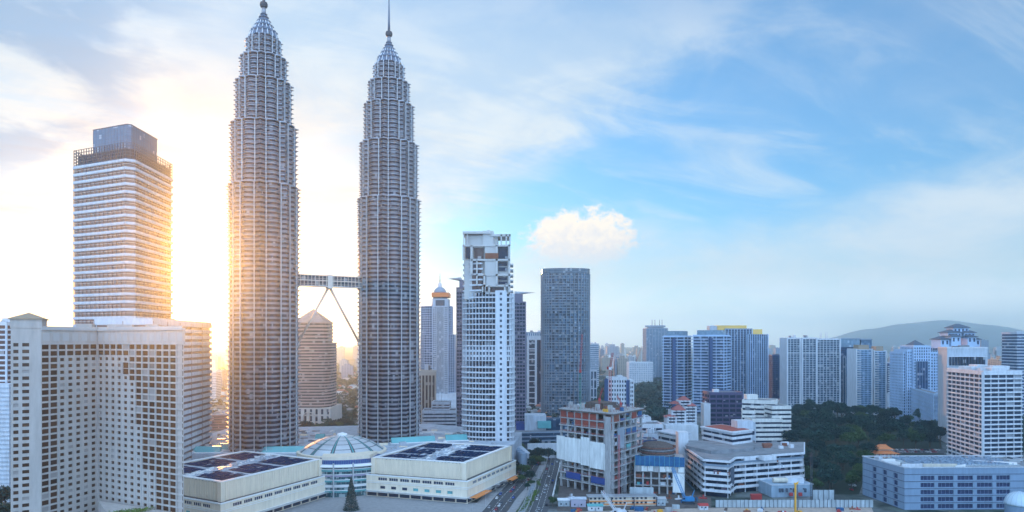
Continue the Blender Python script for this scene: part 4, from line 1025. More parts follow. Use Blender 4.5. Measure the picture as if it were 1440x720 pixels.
def terrace_block():
    """white stepped car-park-like block: stacked pale bands with dark open floors"""
    r = thing('terraced_block', 'white terraced block with stacked open balconies and a brown roof, right of the building site', 'office block', (X(1040, 570), 570, 0), None); rnd = random.Random(12)
    P = [(X(958, 600), 600), (X(989, 524), 524), (X(1026, 516), 516), (X(1034, 533), 533), (X(1131, 556), 556), (X(1131, 610), 610)]
    zs = [4.5, 8.8, 13.2, 17.6, 22.0]
    part('core', MB().prism(off(P, -3.4), 0, 27), 'glass_dark', r)
    for i, z in enumerate(zs):
        Q = off(P, .8-.5*i)
        part('balcony', MB().prism(off(Q, 0), z-.5, z).ring(Q, off(Q, -.35), z, z+1.7), 'wall_white', r)
        for x, y, a in walk(off(P, -1.6), 12): part('column', MB().obox(x, y, .3, .3, z+.02 if i else 0, z+3.9, a), 'wall_white', r)
    part('blue_strip', MB().prism(off(P, -.2), 23.6, 25.0), 'blue_grey', r)
    part('roof_overhang', MB().prism(off(P, .6), 27.0, 28.6), 'wall_white', r)
    part('roof', MB().prism(off(P, -.4), 28.65, 28.95), 'roof_grey', r)
    part('notch_panel', MB().obox(X(1030, 523), 523.5, 3.5, .4, 9, 22, .9), 'slate', r)
    for k in range(16):
        t = rnd.random(); a, b = (P[3], P[4]) if t > .35 else (P[1], P[2]); u = rnd.random(); z = rnd.choice(zs)
        x, y = a[0]+(b[0]-a[0])*u, a[1]+(b[1]-a[1])*u
        part('balcony_clutter', MB().obox(x, y+1.4, rnd.uniform(.6, 3), .4, z+.05, z+rnd.uniform(1.7, 3.0), .2), rnd.choice(['wall_white', 'rust', 'metal_light', 'purple_wall', 'wall_grey']), r)
    for x0, x1 in ((1047, 1063), (1074, 1092)): part('roof_cabin', MB().prism(plan2((x0, 535), (x1, 539), 8), 25.2, 28.6), 'wall_white', r)
    # upper block with brown roof, and the left wing with its stair tower
    U = plan3((987, 612), (1030, 575), (1058, 590)); part('upper_core', MB().prism(off(U, -1.0), 28, Z(606, 590)), 'glass_dark', r); z1 = Z(606, 590)
    for z in (32.5, 37, 41.0): part('upper_band', MB().prism(U, z-1.2, z+.9), 'wall_white', r)
    part('upper_roof', MB().prism(off(U, 1.2), z1, z1+1.2), 'wall_white', r); part('brown_roof', MB().prism(off(U, -2), z1+1.25, z1+1.6), 'roof_red', r)
    part('plant_room', MB().prism(plan2((1037, 596), (1059, 598), 12), z1, Z(592, 596)), 'wall_pale', r)
    for k in range(9):
        part('roof_unit', MB().obox(X(rnd.uniform(1040, 1120), 575), rnd.uniform(566, 596), rnd.uniform(1, 4), rnd.uniform(.8, 2), 28.95, 28.95+rnd.uniform(.8, 3), .2), rnd.choice(['wall_white', 'metal_light', 'roof_grey', 'rust']), r)
    V = plan3((924, 622), (953, 596), (970, 608))
    part('wing_core', MB().prism(off(V, -1), 0, 36), 'glass_dark', r)
    for z in (8, 13, 18, 23, 28, 33): part('wing_band', MB().prism(V, z-.3, z+2.1), 'wall_white', r)
    part('wing_roof', MB().prism(off(V, .8), 36, 37.3), 'wall_pale', r)
    part('stair_tower', MB().prism(plan2((954, 588), (968, 588), 10), 0, Z(608, 588)), 'wall_white', r)
    part('deck_roof', MB().prism([(X(965, 570), 570), (X(1000, 545), 545), (X(1060, 560), 560), (X(1060, 600), 600), (X(968, 600), 600)], 29.0, 31.6), 'roof_grey', r)
terrace_block()
def grey_shed():
    P = plan2((1085, 520), (1143, 524), 22); r = thing('grey_shed', 'windowless blue grey block with two water tanks on its roof, before the terraced block', 'shed', (*centre(P), 0))
    z = Z(683, 520); part('body', MB().prism(P, 0, z), mat('shed_blue', (.30, .40, .50), .75, var=.12, streak=.12), r); part('coping', MB().ring(off(P, .3), off(P, -.5), z, z+.7), 'wall_pale', r)
    for px in (1096, 1100, 1106, 1116, 1132): part('vent_slot', MB().box(X(px, 519.6), X(px+2.2, 519.6), 519.4, 521, 4.0, 6.8), 'slate', r)
    for px in (1112, 1130): part('round_vent', MB().box(X(px, 519.6), X(px+2, 519.6), 519.4, 521, z-3, z-2), 'slate', r)
    for px in (1111, 1124): part('red_notice', MB().box(X(px, 519), X(px+4.5, 519), 519.2, 521, 1.2, 3.6), 'site_red', r)
    m = MB(); x0 = X(1087, 530)
    m.tube((x0, 530, z+2.2), (x0+11, 530, z+2.2), 1.9, n=12); part('water_tank', m, 'wall_cream', r)
    part('roof_cabin', MB().box(X(1106, 530), X(1130, 530), 529, 536, z, z+4.2), 'wall_white', r)
grey_shed()
def crane(label, x, y, col, tip, mast=None):
    """crawler crane: tracks, cab, counterweight, lattice boom"""
    r = thing('crawler_crane', label, 'crane', (x, y, 0), 'cranes and rigs on the building site')
    for s in (-2.2, 2.2): 
        m = MB().obox(x, y+s, 4.0, .6, .1, 1.5, 0); part('track', m, 'metal_dark', r)
    part('turntable', MB().lathe(x, y, [(1.8, 1.5), (1.8, 2.1)], 16), 'metal_dark', r)
    part('machine_body', MB().box(x-3, x+4.2, y-1.7, y+1.7, 2.1, 4.6).box(x-2.0, x+3.6, y-1.5, y+1.5, 4.6, 5.2), col, r)
    c = part('cab', MB().prism([(x-4.6, y-1.7), (x-2.6, y-1.7), (x-2.6, y-.2), (x-4.6, y-.2)], 2.3, 5.0, [(x-4.0, y-1.7), (x-2.6, y-1.7), (x-2.6, y-.2), (x-4.0, y-.2)]), col, r)
    part('cab_window', MB().box(x-4.3, x-2.9, y-1.76, y-1.71, 3.5, 4.8), 'glass_dark', c)
    part('counterweight', MB().box(x+4.25, x+5.6, y-1.8, y+1.8, 1.8, 4.2), 'metal_dark', r)
    part('boom', MB().truss((x-2.2, y, 3.4), tip, 1.5, 18, .16), col, r)
    part('gantry', MB().tube((x+2.5, y-1, 5), (x+4.5, y, 10), .18).tube((x+2.5, y+1, 5), (x+4.5, y, 10), .18).tube((x+4.5, y, 10), tip, .07, n=3), col, r)
    part('hoist_rope', MB().tube(tip, (tip[0]-.4, tip[1], tip[2]-9), .06, n=3).box(tip[0]-.8, tip[0]+.1, tip[1]-.3, tip[1]+.3, tip[2]-10, tip[2]-9), 'metal_dark', r)
crane('blue crawler crane with a raised lattice boom before the terraced block', X(968, 500), 500, 'crane_blue', (X(941, 515), 505, Z(655, 512)))
crane('white crawler crane whose boom leans over the site offices', X(872, 462), 462, 'wall_white', (X(846, 486), 484, Z(691, 484)))
def drill_rig():
    x, y = X(1119, 466), 466.0; r = thing('drilling_rig', 'yellow drilling rig with a tall upright mast on the sandy site', 'drilling rig', (x, y, 0), 'cranes and rigs on the building site')
    for s in (-1.4, 1.4): part('track', MB().obox(x, y+s, 2.8, .4, .1, 1.1, 0), 'metal_dark', r)
    part('machine_body', MB().box(x+.6, x+4, y-1.3, y+1.3, 1.2, 3.4), 'site_yellow', r)
    part('cab_window', MB().box(x+.9, x+2.2, y-1.36, y-1.31, 2.1, 3.2), 'glass_dark', r)
    part('mast', MB().box(x-.75, x+.25, y-.5, y+.5, .6, 21.5), 'site_yellow', r)
    part('mast_head', MB().box(x-1.1, x+1.4, y-.5, y+.5, 21.5, 22.4).tube((x+.3, y, 22.3), (x+2.2, y, 23.2), .3), 'site_yellow', r)
    part('kelly_bar', MB().tube((x+1.1, y, .5), (x+1.1, y, 21.6), .2), 'metal_dark', r)
    x, y = X(1141, 500), 500.0
    r = thing('lattice_mast', 'thin dark lattice mast standing behind the drilling rig', 'mast', (x, y, 0), 'cranes and rigs on the building site')
    part('mast', MB().truss((x, y, 0), (x, y, Z(636, 500)), 1.3, 30, .11), 'metal_dark', r)
    part('base_plate', MB().box(x-1.5, x+1.5, y-1.5, y+1.5, 0, .4), 'concrete', r); part('top_rod', MB().tube((x, y, Z(636, 500)), (x, y, Z(628, 500)), .1), 'metal_dark', r)
    for lab, px, Y, py, mm in (('red lattice crane mast rising behind the unfinished tower', 858, 640, 498, 'site_red'), ):
        x = X(px, Y); r = thing('tower_crane', lab, 'crane', (x, Y, 0), 'cranes and rigs on the building site')
        part('mast', MB().truss((x, Y, 0), (x, Y, Z(py+20, Y)), 2.0, 34, .16), mm, r)
        part('cab', MB().box(x-1.2, x+1.2, Y-1.4, Y+1.2, Z(py+22, Y), Z(py+18, Y)), 'wall_white', r)
        part('jib', MB().truss((x, Y, Z(py+20, Y)), (x+1.0, Y-9, Z(py-2, Y)), 1.4, 10, .14), mm, r)
        part('counter_jib', MB().truss((x, Y, Z(py+20, Y)), (x-1, Y+8, Z(py+19, Y)), 1.3, 4, .12).box(x-1.8, x+.4, Y+7, Y+9.5, Z(py+22, Y), Z(py+18, Y)), mm, r)
    for lab, px, Y, b0, py, tx, ty, mm in (('small red crane on the top deck left of the blue oval tower front', 816, 548, 64, 520, 817.5, 470, 'site_red'), ('green and red crane mast beside the red one on the top deck', 843, 548, 64, 560, 846, 545, 'site_red'), ('short red derrick leaning on the top deck by the white gridded block', 873, 545, 64, 566, 866, 556, 'site_red')):
        x = X(px, Y); r = thing('tower_crane', lab, 'crane', (x, Y, b0), 'cranes and rigs on the building site')
        part('mast', MB().truss((x, Y, b0), (x, Y, Z(py, Y)), 1.0, 14, .10), mat('crane_green', (.05, .22, .16), .6) if px == 816 else mm, r)
        part('jib', MB().truss((x, Y, Z(py, Y)), (X(tx, Y), Y-6, Z(ty, Y)), .9, 12, .09), mm, r)
        part('cab', MB().box(x-.9, x+.9, Y-1, Y+1, Z(py, Y)-2.2, Z(py, Y)), 'site_red', r)
drill_rig()
def site_foreground():
    mat('sand', (.42, .34, .29), .95, var=.25, scale=.25); mat('mud', (.10, .085, .08), .95, var=.4, scale=.25)
    part('site_ground', MB().prism([(X(775, 400), 400), (X(1250, 400), 400), (X(1225, 490), 490), (X(1000, 488), 488), (X(775, 475), 475)], -.3, .05), 'sand')['kind'] = 'structure'
    part('site_yard', MB().prism([(X(783, 478), 478), (X(1000, 489), 489), (X(1000, 530), 530), (X(905, 575), 575), (X(787, 590), 590)], -.3, .04), 'mud')['kind'] = 'structure'
    rnd = random.Random(31)
    # two-storey site office: white and orange cabins under one pale roof
    P = plan2((828, 492), (923, 494), 7); a, b = P[0], P[1]; r = thing('site_office', 'long two storey site office with orange stripes under a flat grey roof', 'site office', (*centre(P), 0))
    part('body', MB().prism(off(P, -.3), 0, 6.6), 'wall_cream', r); part('roof', MB().prism(off(P, .8), 6.7, 7.1), 'metal_light', r)
    for z in (2.6, 5.5): part('orange_stripe', MB().prism(P, z-1.6 if z < 3 else 3.2, z-.9 if z < 3 else 4.0), 'awning_orange', r)
    for j in (0, 1):
        for k in range(16):
            if k % 5 == 4: continue
            x = a[0]+(b[0]-a[0])*(k+.5)/16; y = a[1]+(b[1]-a[1])*(k+.5)/16
            part('window', MB().box(x-.75, x+.75, y-.08, y+.3, 1.8+3.2*j, 2.7+3.2*j+.3), 'glass_dark', r)
    for k in range(4):
        x = a[0]+(b[0]-a[0])*k/3.0; part('divider', MB().box(x-.2, x+.2, a[1]-.3, a[1]+1, 0, 6.6), 'slate', r)
    def hut(label, px0, px1, Y, h, wall, roof):
        P = plan2((px0, Y), (px1, Y), 5); r = thing('site_hut', label, 'hut', (*centre(P), 0), 'huts on the building site')
        part('body', MB().prism(P, 0, h), wall, r); c = centre(P); m = MB().prism(off(P, .5), h, h+.15)
        m.add([(P[0][0]-.5, Y-.5, h+.15), (P[1][0]+.5, Y-.5, h+.15), (P[1][0]+.5, Y+5.5, h+.15), (P[0][0]-.5, Y+5.5, h+.15), (P[0][0]-.5, Y+2.5, h+1.4), (P[1][0]+.5, Y+2.5, h+1.4)], [(0, 1, 5, 4), (2, 3, 4, 5), (0, 4, 3), (1, 2, 5)])
        part('roof', m, roof, r); w = (P[1][0]-P[0][0])
        for t in (.25, .7): part('window', MB().box(P[0][0]+w*t-.5, P[0][0]+w*t+.5, Y-.06, Y+.1, 1.2, 2.3), 'glass_dark', r)
        part('door', MB().box(P[0][0]+w*.45, P[0][0]+w*.45+.9, Y-.07, Y+.1, 0, 2.1), 'wall_grey', r)
    hut('small white hut with a teal roof in front of the site office', 827, 848, 479, 3.2, 'wall_white', 'teal_glass')
    hut('lilac grey hut with a flat roof left of the site office', 803, 824, 490, 5.5, mat('lilac', (.42, .40, .50), .7), 'wall_pale')
    hut('pale blue cabin with a white roof near the round green tree', 785, 801, 492, 4.2, 'hoard_grey', 'wall_white')
    hut('pale grey cabin right of the site office', 923, 936, 494, 4.8, 'hoard_grey', 'metal_light')
    hut('white cabin beside the blue crawler crane', 984, 996, 482, 2.8, 'wall_white', 'site_red')
    for k, (px, Y, l, c, w) in enumerate(((1064, 511, 8, 'site_red', 'red shipping container before the terraced block'), (899, 478, 6, 'mesh_blue', 'blue shipping container in front of the site office'), (868, 474, 5, 'wall_white', 'white shipping container in front of the site office'), (941, 476, 5, 'concrete', 'grey shipping container left of the blue crane'), (951, 484, 5, 'hoard_grey', 'pale shipping container behind the blue crane'), (855, 528, 7, 'site_red', 'dark red shipping container at the foot of the unfinished tower'))):
        x = X(px, Y); r = thing('shipping_container', w, 'container', (x, Y, 0), 'containers on the building site')
        m = MB().box(x-l/2, x+l/2, Y, Y+2.5, .1, 2.8 if k else 4.4)
        part('body', m, c, r); m = MB()
        for q in range(int(l/.5)): m.box(x-l/2+.2+q*.5, x-l/2+.4+q*.5, Y-.06, Y-.003, .25, 2.6 if k else 4.2)
        part('ribs', m, c, r); part('door_bar', MB().box(x-l/2-.05, x-l/2-.003, Y+.8, Y+1.0, .3, 2.6).box(x-l/2-.05, x-l/2-.003, Y+1.5, Y+1.7, .3, 2.6), 'metal_light', r)
    # long panel fence, each bay a panel between posts
    r = thing('site_fence', 'long pale blue panel fence closing the sandy site', 'fence', (X(1110, 488), 488, 0))
    n = 38; x0, x1 = X(1006, 488), X(1226, 490)
    for k in range(n):
        a, b = x0+(x1-x0)*k/n, x0+(x1-x0)*(k+1)/n
        part('fence_panel', MB().box(a+.1, b-.1, 488, 488.15, .3, 5.6), 'hoard_grey', r); part('post', MB().box(a-.1, a+.08, 487.7, 488.4, 0, 6.0), 'metal_dark', r)
    for x, y, h, l in ((X(1158, 505), 505, 9, 8),):
        r = thing('hoarding', 'grey sheet hoarding behind the panel fence at the edge of the trees', 'hoarding', (x, y, 0)); part('panel', MB().box(x-l, x+l, y, y+.3, 0, h), 'hoard_grey', r)
        for k in range(5): part('post', MB().box(x-l+k*l/2-.15, x-l+k*l/2+.15, y-.2, y-.003, 0, h+.6), 'metal_dark', r)
    # heaps and bits of the site
    for k in range(70):
        px, Y = rnd.uniform(790, 1215), rnd.uniform(456, 484)
        if abs(px-968) < 14 or abs(px-1119) < 8 or abs(px-872) < 10: continue
        x = X(px, Y); c = rnd.choice(['rust', 'wall_white', 'site_red', 'mesh_blue', 'concrete', 'formwork', 'site_yellow'])
        o = part('site_material', MB().obox(x, Y, rnd.uniform(.5, 2.6), rnd.uniform(.4, 1.2), 0, rnd.uniform(.5, 1.9), rnd.uniform(-.6, .6)).obox(x+rnd.uniform(-.4, .4), Y+rnd.uniform(-.3, .3), rnd.uniform(.3, 1.2), rnd.uniform(.3, .6), 1.0, rnd.uniform(1.6, 2.3), rnd.uniform(-.6, .6)), c)
        w = {'rust': 'rusty', 'wall_white': 'white', 'site_red': 'red', 'mesh_blue': 'blue', 'concrete': 'grey', 'formwork': 'dark', 'site_yellow': 'yellow'}[c]
        tag(o, f'small {w} heap of building material lying on the sandy site', 'building material', 'stacks of building material')
    for k in range(24):
        px, Y = rnd.uniform(788, 1000), rnd.uniform(497, 520); x = X(px, Y); c = rnd.choice(['rust', 'wall_white', 'site_red', 'mesh_blue', 'site_yellow', 'concrete'])
        o = part('site_material', MB().obox(x, Y, rnd.uniform(.6, 3), rnd.uniform(.4, 1.2), 0, rnd.uniform(.7, 2.5), rnd.uniform(-.6, .6)).obox(x+.3, Y-.2, .5, .4, .6, 3, .2), c)
        w = {'rust': 'rusty', 'wall_white': 'white', 'site_red': 'red', 'mesh_blue': 'blue', 'concrete': 'grey', 'site_yellow': 'yellow'}[c]
        tag(o, f'{w} building material at the foot of the unfinished buildings', 'building material', 'stacks of building material')
site_foreground()
# ------------------------------------------------------------------ towers on the right
mat('navy', (.025, .07, .19), .6, var=.1); mat('pale_blue', (.42, .56, .75), .65); mat('gold_panel', (.85, .52, .12), .5)
mat('violet_dark', (.075, .07, .15), .6); mat('white_warm', (.70, .69, .66), .7, streak=.1); mat('tile_red', (.34, .10, .09), .8, var=.25)
glass('glass_deep', (.004, .020, .070), (.012, .050, .14), lite=.05)
def banded_px(name, label, cat, xa, xb, top, Y, n, wall, gl, frac=.35, proj=.5, pier=0, depth=28, Yb=None, group=None, pw=.5, pm=None, base=0, kit=2, seed=1, pp=.3):
    P = plan2((xa, Y), (xb, Yb or Y), depth); r = thing(name, label, cat, (*centre(P), 0), group)
    banded(r, P, base, Z(top, Y), n, wall, gl, frac, proj, pier, pw, pp, pm)
    roof_kit(r, P, Z(top, Y), wall, seed, kit); return r, P
def condo(label, xa, xk, xb, Yk, top, xs):
    """blue condominium slab: white balcony bands, dark recess strip, glazed head"""
    P = plan3((xa, Yk+14), (xk, Yk), (xb, Yk+22)); r = thing('condominium', label, 'residential tower', (*centre(P), 0), 'blue balcony condominium slabs')
    z = Z(top, Yk); n = 26
    banded(r, P, 0, z, n, 'pale_blue', 'glass_deep', .30, 1.5)
    for px in xs:
        x = X(px, Yk-1); part('recess_strip', MB().box(x-2.2, x+2.2, Yk-3.2, Yk+10, 0, z-4), 'navy', r)
    for x, y, a in walk(P, 12): part('pier', MB().obox(x, y, .5, .5, 0, z, a), 'pale_blue', r)
    part('roof_screen', MB().prism(off(P, -4), z, z+9), glass('glass_screen', (.14, .22, .30), (.22, .32, .42), lite=.02), r)
    roof_kit(r, P, z, 'pale_blue', 5, 2)
condo('blue condominium slab with white balcony bands, left one of the pair', 933, 962, 972, 1130, 473, (948,))
condo('wider blue condominium slab with white balcony bands, right one of the pair', 975, 1018, 1026, 1100, 472, (1000,))
def gold_block():
    Y = 1180; r, P = banded_px('condominium', 'dark glass condominium with golden boxes on its roof, right of the banded pair', 'residential tower', 1020, 1058, 463, Y, 44, 'blue_grey', 'glass_deep', .25, .2, 5, 34, pw=.7, pm='pale_blue')
    Q = plan2((1052, Y-8), (1080, Y-6), 40); banded(r, Q, 0, Z(470, Y), 42, 'blue_grey', 'glass_deep', .25, .2, 4, .8, .5, 'pale_blue', name='wing_band')
    part('gold_box', MB().prism(plan2((1009, Y+4), (1050, Y+4), 20), Z(466, Y), Z(457.5, Y)), 'gold_panel', r)
    part('gold_box', MB().prism(plan2((1057, Y), (1072, Y), 20), Z(470, Y), Z(463, Y)), 'gold_panel', r)
    part('plant_room', MB().prism(plan2((998, Y+6), (1008.5, Y+6), 18), Z(475, Y), Z(458, Y)), 'wall_pale', r)
    part('back_body', MB().prism(plan2((996, Y+2), (1022, Y+2), 34), 0, Z(466, Y)), 'glass_deep', r)
gold_block()
def antenna_tower():
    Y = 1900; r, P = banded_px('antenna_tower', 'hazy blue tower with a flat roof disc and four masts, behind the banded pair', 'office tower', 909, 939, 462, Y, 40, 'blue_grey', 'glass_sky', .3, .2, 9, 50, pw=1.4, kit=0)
    c = centre(P); w = X(938, Y)-X(910, Y)
    part('roof_neck', MB().obox(c[0], c[1], w*.38, 14, Z(462, Y), Z(459, Y), 0), 'blue_grey', r); part('roof_disc', MB().prism(ell(c[0], c[1], w*.52, 22, 24), Z(460, Y), Z(457.5, Y)), 'blue_grey', r)
    for px in (917, 921, 927.5, 931): part('mast', MB().tube((X(px, c[1]), c[1], Z(458, Y)), (X(px, c[1]), c[1], Z(449, Y)), .9, .5), 'metal_dark', r)
    part('side_wing', MB().prism(plan2((934, Y-20), (945, Y-20), 40), 0, Z(486, Y)), 'blue_grey', r)
antenna_tower()
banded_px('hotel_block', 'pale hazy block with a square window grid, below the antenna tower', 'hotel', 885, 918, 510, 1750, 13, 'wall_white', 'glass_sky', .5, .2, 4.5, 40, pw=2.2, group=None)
def grid_block():
    Y = 900; r, P = banded_px('grid_block', 'white block of square windows with dark blue side walls, behind the unfinished tower', 'office block', 856, 881, 532, Y, 12, 'wall_white', 'glass_dark', .45, .3, 3.4, 24, pw=1.5, pp=.35)
    part('side_wall', MB().prism(plan2((850, Y+1), (856, Y-.5), 22), 0, Z(533, Y)), 'navy', r)
    part('dark_bay', MB().prism(plan2((880.5, Y-1), (886, Y-1), 22), 0, Z(535, Y)), 'navy', r)
    Q = plan2((886, Y-2), (891, Y-2), 24); banded(r, Q, 0, Z(534, Y), 12, 'wall_white', 'glass_dark', .45, .3, 2.4, .7, .3, name='end_band')
grid_block()
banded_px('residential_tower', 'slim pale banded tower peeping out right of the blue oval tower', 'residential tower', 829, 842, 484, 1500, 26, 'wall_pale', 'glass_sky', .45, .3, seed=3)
P_ = plan2((824, 1180), (838, 1180), 20); 
banded_px('residential_tower', 'lower slim tower with dark fins at the foot of the pale banded one', 'residential tower', 826, 839, 521, 1250, 4, 'wall_pale', 'glass_blue', .12, .4, 5, 20, pw=2.0)
banded_px('apartment_tower', 'plain deep blue tower between the golden roofed block and the white framed slab', 'apartment tower', 1086, 1107, 500, 1250, 26, 'navy', 'glass_deep', .35, .3, 5)
def villa_block():
    """white block of stepped balconies under small red roofs"""
    Y = 800; r = thing('villa_block', 'white apartment block with red tiled roofs and wavy balconies, behind the terraced block', 'apartment block', (X(957, Y), Y+12, 0), None)
    def blk(xa, xb, top, yo, n, dep=16):
        P = plan2((xa, Y+yo), (xb, Y+yo), dep); z = Z(top, Y+yo); part('glazing', MB().prism(off(P, -1), 0, z), 'glass_dark', r)
        for i in range(n):
            zz = z-(i)*3.6; m = MB().prism(off(P, .3), zz-1.6, zz-1.2)
            for k in range(3):
                t = (k+.5)/3; x = P[0][0]+(P[1][0]-P[0][0])*t; m.prism(ell(x, Y+yo+.3, (P[1][0]-P[0][0])/6.5, 2.0, 12), zz-1.6, zz)
            part('balcony', m, 'wall_white', r)
        part('end_wall', MB().prism([(P[0][0], P[0][1]), (P[0][0]+2.0, P[0][1]-.4), (P[0][0]+2.0, P[0][1]+dep), (P[0][0], P[0][1]+dep)], 0, z).prism([(P[1][0]-2, P[1][1]-.4), (P[1][0], P[1][1]), (P[1][0], P[1][1]+dep), (P[1][0]-2, P[1][1]+dep)], 0, z), 'wall_white', r)
        return P, z
    def hip(xa, xb, top, yo, h, dep=14):
        P = plan2((xa, Y+yo), (xb, Y+yo), dep); z = Z(top, Y+yo); cx, cy = centre(P); w = (P[1][0]-P[0][0])*.12
        part('tile_roof', MB().prism(off(P, 1.0), z, z+h, [(cx-w, cy-.3), (cx+w, cy-.3), (cx+w, cy+.3), (cx-w, cy+.3)]), 'tile_red', r)
    blk(944, 965, 577, 0, 12); blk(962, 980, 572, 6, 12); blk(938, 952, 586, -4, 10); blk(955, 972, 563, 10, 8)
    hip(957, 970, 563, 10, 4.5); hip(968, 979, 571, 6, 3.5); hip(948, 964, 577, -1, 6); hip(937, 952, 587, -4, 3); hip(945, 957, 568, 9, 3)
    part('terrace', MB().prism(plan2((936, Y-12), (982, Y-12), 30), 0, Z(598, Y-12)), 'wall_white', r)
villa_block()
banded_px('violet_block', 'dark violet office cube behind the terraced block', 'office block', 998, 1044, 553, 860, 9, 'violet_dark', 'glass_dark', .4, .25, 9, 30, pw=1.1, pp=.45, pm='violet_dark', kit=1)
r_, P_ = banded_px('white_slab', 'thin white stair slab left of the dark violet cube', 'stair tower', 990, 999, 569, 855, 1, 'wall_white', 'wall_white', .9, .1, depth=14, kit=1)
def ziggurat():
    Y = 770; r = thing('stepped_hotel', 'white stepped block with long dark window bands, left of the park trees', 'office block', (X(1080, Y), Y+20, 0), None)
    for (xa, xb, top, Ya, Yb, n, dep) in ((1044, 1090, 563, Y+30, Y+14, 9, 30), (1086, 1112, 572, Y, Y+2, 9, 34), (1058, 1100, 590, Y-6, Y-4, 6, 24), (1044, 1062, 578, Y+16, Y+12, 8, 30)):
        P = plan2((xa, Ya), (xb, Yb), dep); banded(r, P, 0, Z(top, Ya), n, 'white_warm', 'glass_dark', .58, .4); roof_kit(r, P, Z(top, Ya), 'white_warm', xa, 1, .9)
    part('plant_room', MB().prism(plan2((1050, Y+40), (1066, Y+40), 10), Z(570, Y), Z(555, Y+40)), 'white_warm', r)
ziggurat()
def low_blocks():
    data = [('long low white roofed block right of the unfinished tower', 902, 932, 598, 720, 5, 'wall_white', 'glass_dark', 30),
            ('low blue grey block under the red roofed apartments', 905, 945, 612, 690, 3, 'wall_pale', 'glass_blue', 24),
            ('small white block left of the red roofed apartments', 897, 915, 588, 770, 6, 'wall_white', 'glass_dark', 20),
            ('blue glass low block right of the blue oval tower foot', 905, 925, 621, 640, 2, 'navy', 'glass_blue', 20),
            ('grey low block in front of the dark violet cube', 1042, 1062, 596, 700, 3, 'wall_pale', 'glass_dark', 18)]
    for k, (lab, xa, xb, top, Y, n, w, g, dep) in enumerate(data): banded_px('low_block', lab, 'low building', xa, xb, top, Y, n, w, g, .5, .3, 7, dep, seed=k, kit=3)
low_blocks()
def framed_slab():
    Y = 1130; group = None
    r = thing('framed_slab', 'wide slab with tall white frames and a dark slot, above the park trees', 'residential tower', (X(1144, Y), Y+16, 0), group)
    for (xa, xb, top, yo) in ((1107, 1125, 476, 0), (1128, 1148, 476, -3), (1148.5, 1181, 477, 0)):
        P = plan2((xa, Y+yo), (xb, Y+yo), 30); z = Z(top, Y+yo)
        banded(r, P, 0, z, 32, 'wall_pale', 'glass_blue', .22, .15, 5.4, .55, .45, 'wall_white')
        for px in (xa, xb): part('frame_edge', MB().box(X(px, Y+yo)-1.0, X(px, Y+yo)+1.0, Y+yo-1.6, Y+yo+29, 0, z+1.2), 'wall_white', r)
        part('frame_beam', MB().box(X(xa, Y+yo), X(xb, Y+yo), Y+yo-1.3, Y+yo-.2, z-1.2, z+1.0).box(X(xa, Y+yo), X(xb, Y+yo), Y+yo-1.3, Y+yo-.2, Z(497, Y), Z(496, Y)), 'wall_white', r)
        roof_kit(r, off(P, -2), z, 'wall_white', int(xa), 4, hmax=6)
    part('dark_slot', MB().prism(plan2((1125, Y+3), (1128, Y+3), 24), 0, Z(478, Y)), 'slate', r)
    Y = 1160; P = plan2((1182, Y), (1210, Y), 30); r = thing('glass_crown_tower', 'dark blue tower with a glazed crown, right of the white framed slab', 'residential tower', (*centre(P), 0))
    banded(r, P, 0, Z(501, Y), 24, 'navy', 'glass_deep', .15, .1, 4.2, .8, .4, 'wall_pale'); banded(r, off(P, .4), Z(501, Y), Z(488, Y), 4, 'navy', 'glass_deep', .15, .1, name='upper_band')
    part('crown', MB().prism(plan2((1182, Y-1), (1209, Y-1), 32), Z(488, Y), Z(477, Y)), 'glass_screen', r); part('crown', MB().prism(plan2((1211, Y), (1226, Y), 30), 0, Z(478, Y)), 'glass_sky', r)
    part('crown_roof', MB().prism(plan2((1181, Y-2), (1210, Y-2), 34), Z(477, Y), Z(475.6, Y)), 'blue_grey', r)
    part('crown_roof', MB().prism(plan2((1210, Y-2), (1227, Y-2), 34), Z(478, Y), Z(476.5, Y)), 'blue_grey', r)
    Y = 1090; r = thing('sawtooth_tower', 'white and light blue tower with sawtooth balconies and two brown roof boxes', 'residential tower', (X(1224, Y), Y+16, 0))
    for (xa, xb, top) in ((1204, 1226, 492), (1229, 1246, 494)):
        P = plan2((xa, Y), (xb, Y), 30); z = Z(top, Y); banded(r, P, 0, z, 30, 'pale_blue', 'glass_sky', .2, .1, 6, .4, .2, 'pale_blue')
        part('edge_wall', MB().box(X(xb, Y)-1.0, X(xb, Y)+.8, Y-1.4, Y+28, 0, z+2).box(X(xa, Y)-.8, X(xa, Y)+1.0, Y-1.4, Y+28, 0, z+2), 'wall_white', r)
        for i in range(28): part('sawtooth_balcony', MB().box(X(xa, Y)+1.2, X(xa, Y)+7, Y-2.2, Y-.2, z-4-i*3.9, z-2.6-i*3.9), 'wall_white', r)
        part('roof_box', MB().prism(plan2((xa+3, Y+2), (xb-4, Y+2), 16), z, z+8), mat('roof_tan', (.33, .25, .18)), r); part('roof', MB().prism(P, z, z+.6), 'wall_white', r)
    part('link', MB().prism(plan2((1226, Y+4), (1229, Y+4), 22), 0, Z(500, Y)), 'wall_pale', r)
    r, P = banded_px('apartment_tower', 'dark blue tower with white balcony stacks on both edges', 'apartment tower', 1247, 1270, 512, 1230, 24, 'navy', 'glass_deep', .3, .1, 6, 26)
    for px in (1248, 1266):
        for i in range(22): part('edge_balcony', MB().box(X(px, 1230), X(px+4, 1230), 1227.5, 1230, Z(516, 1230)-i*3.9, Z(516, 1230)-i*3.9+1.5), 'wall_white', r)
    part('podium', MB().prism(plan2((1247, 1222), (1272, 1222), 30), 0, 24), 'wall_pale', r)
framed_slab()
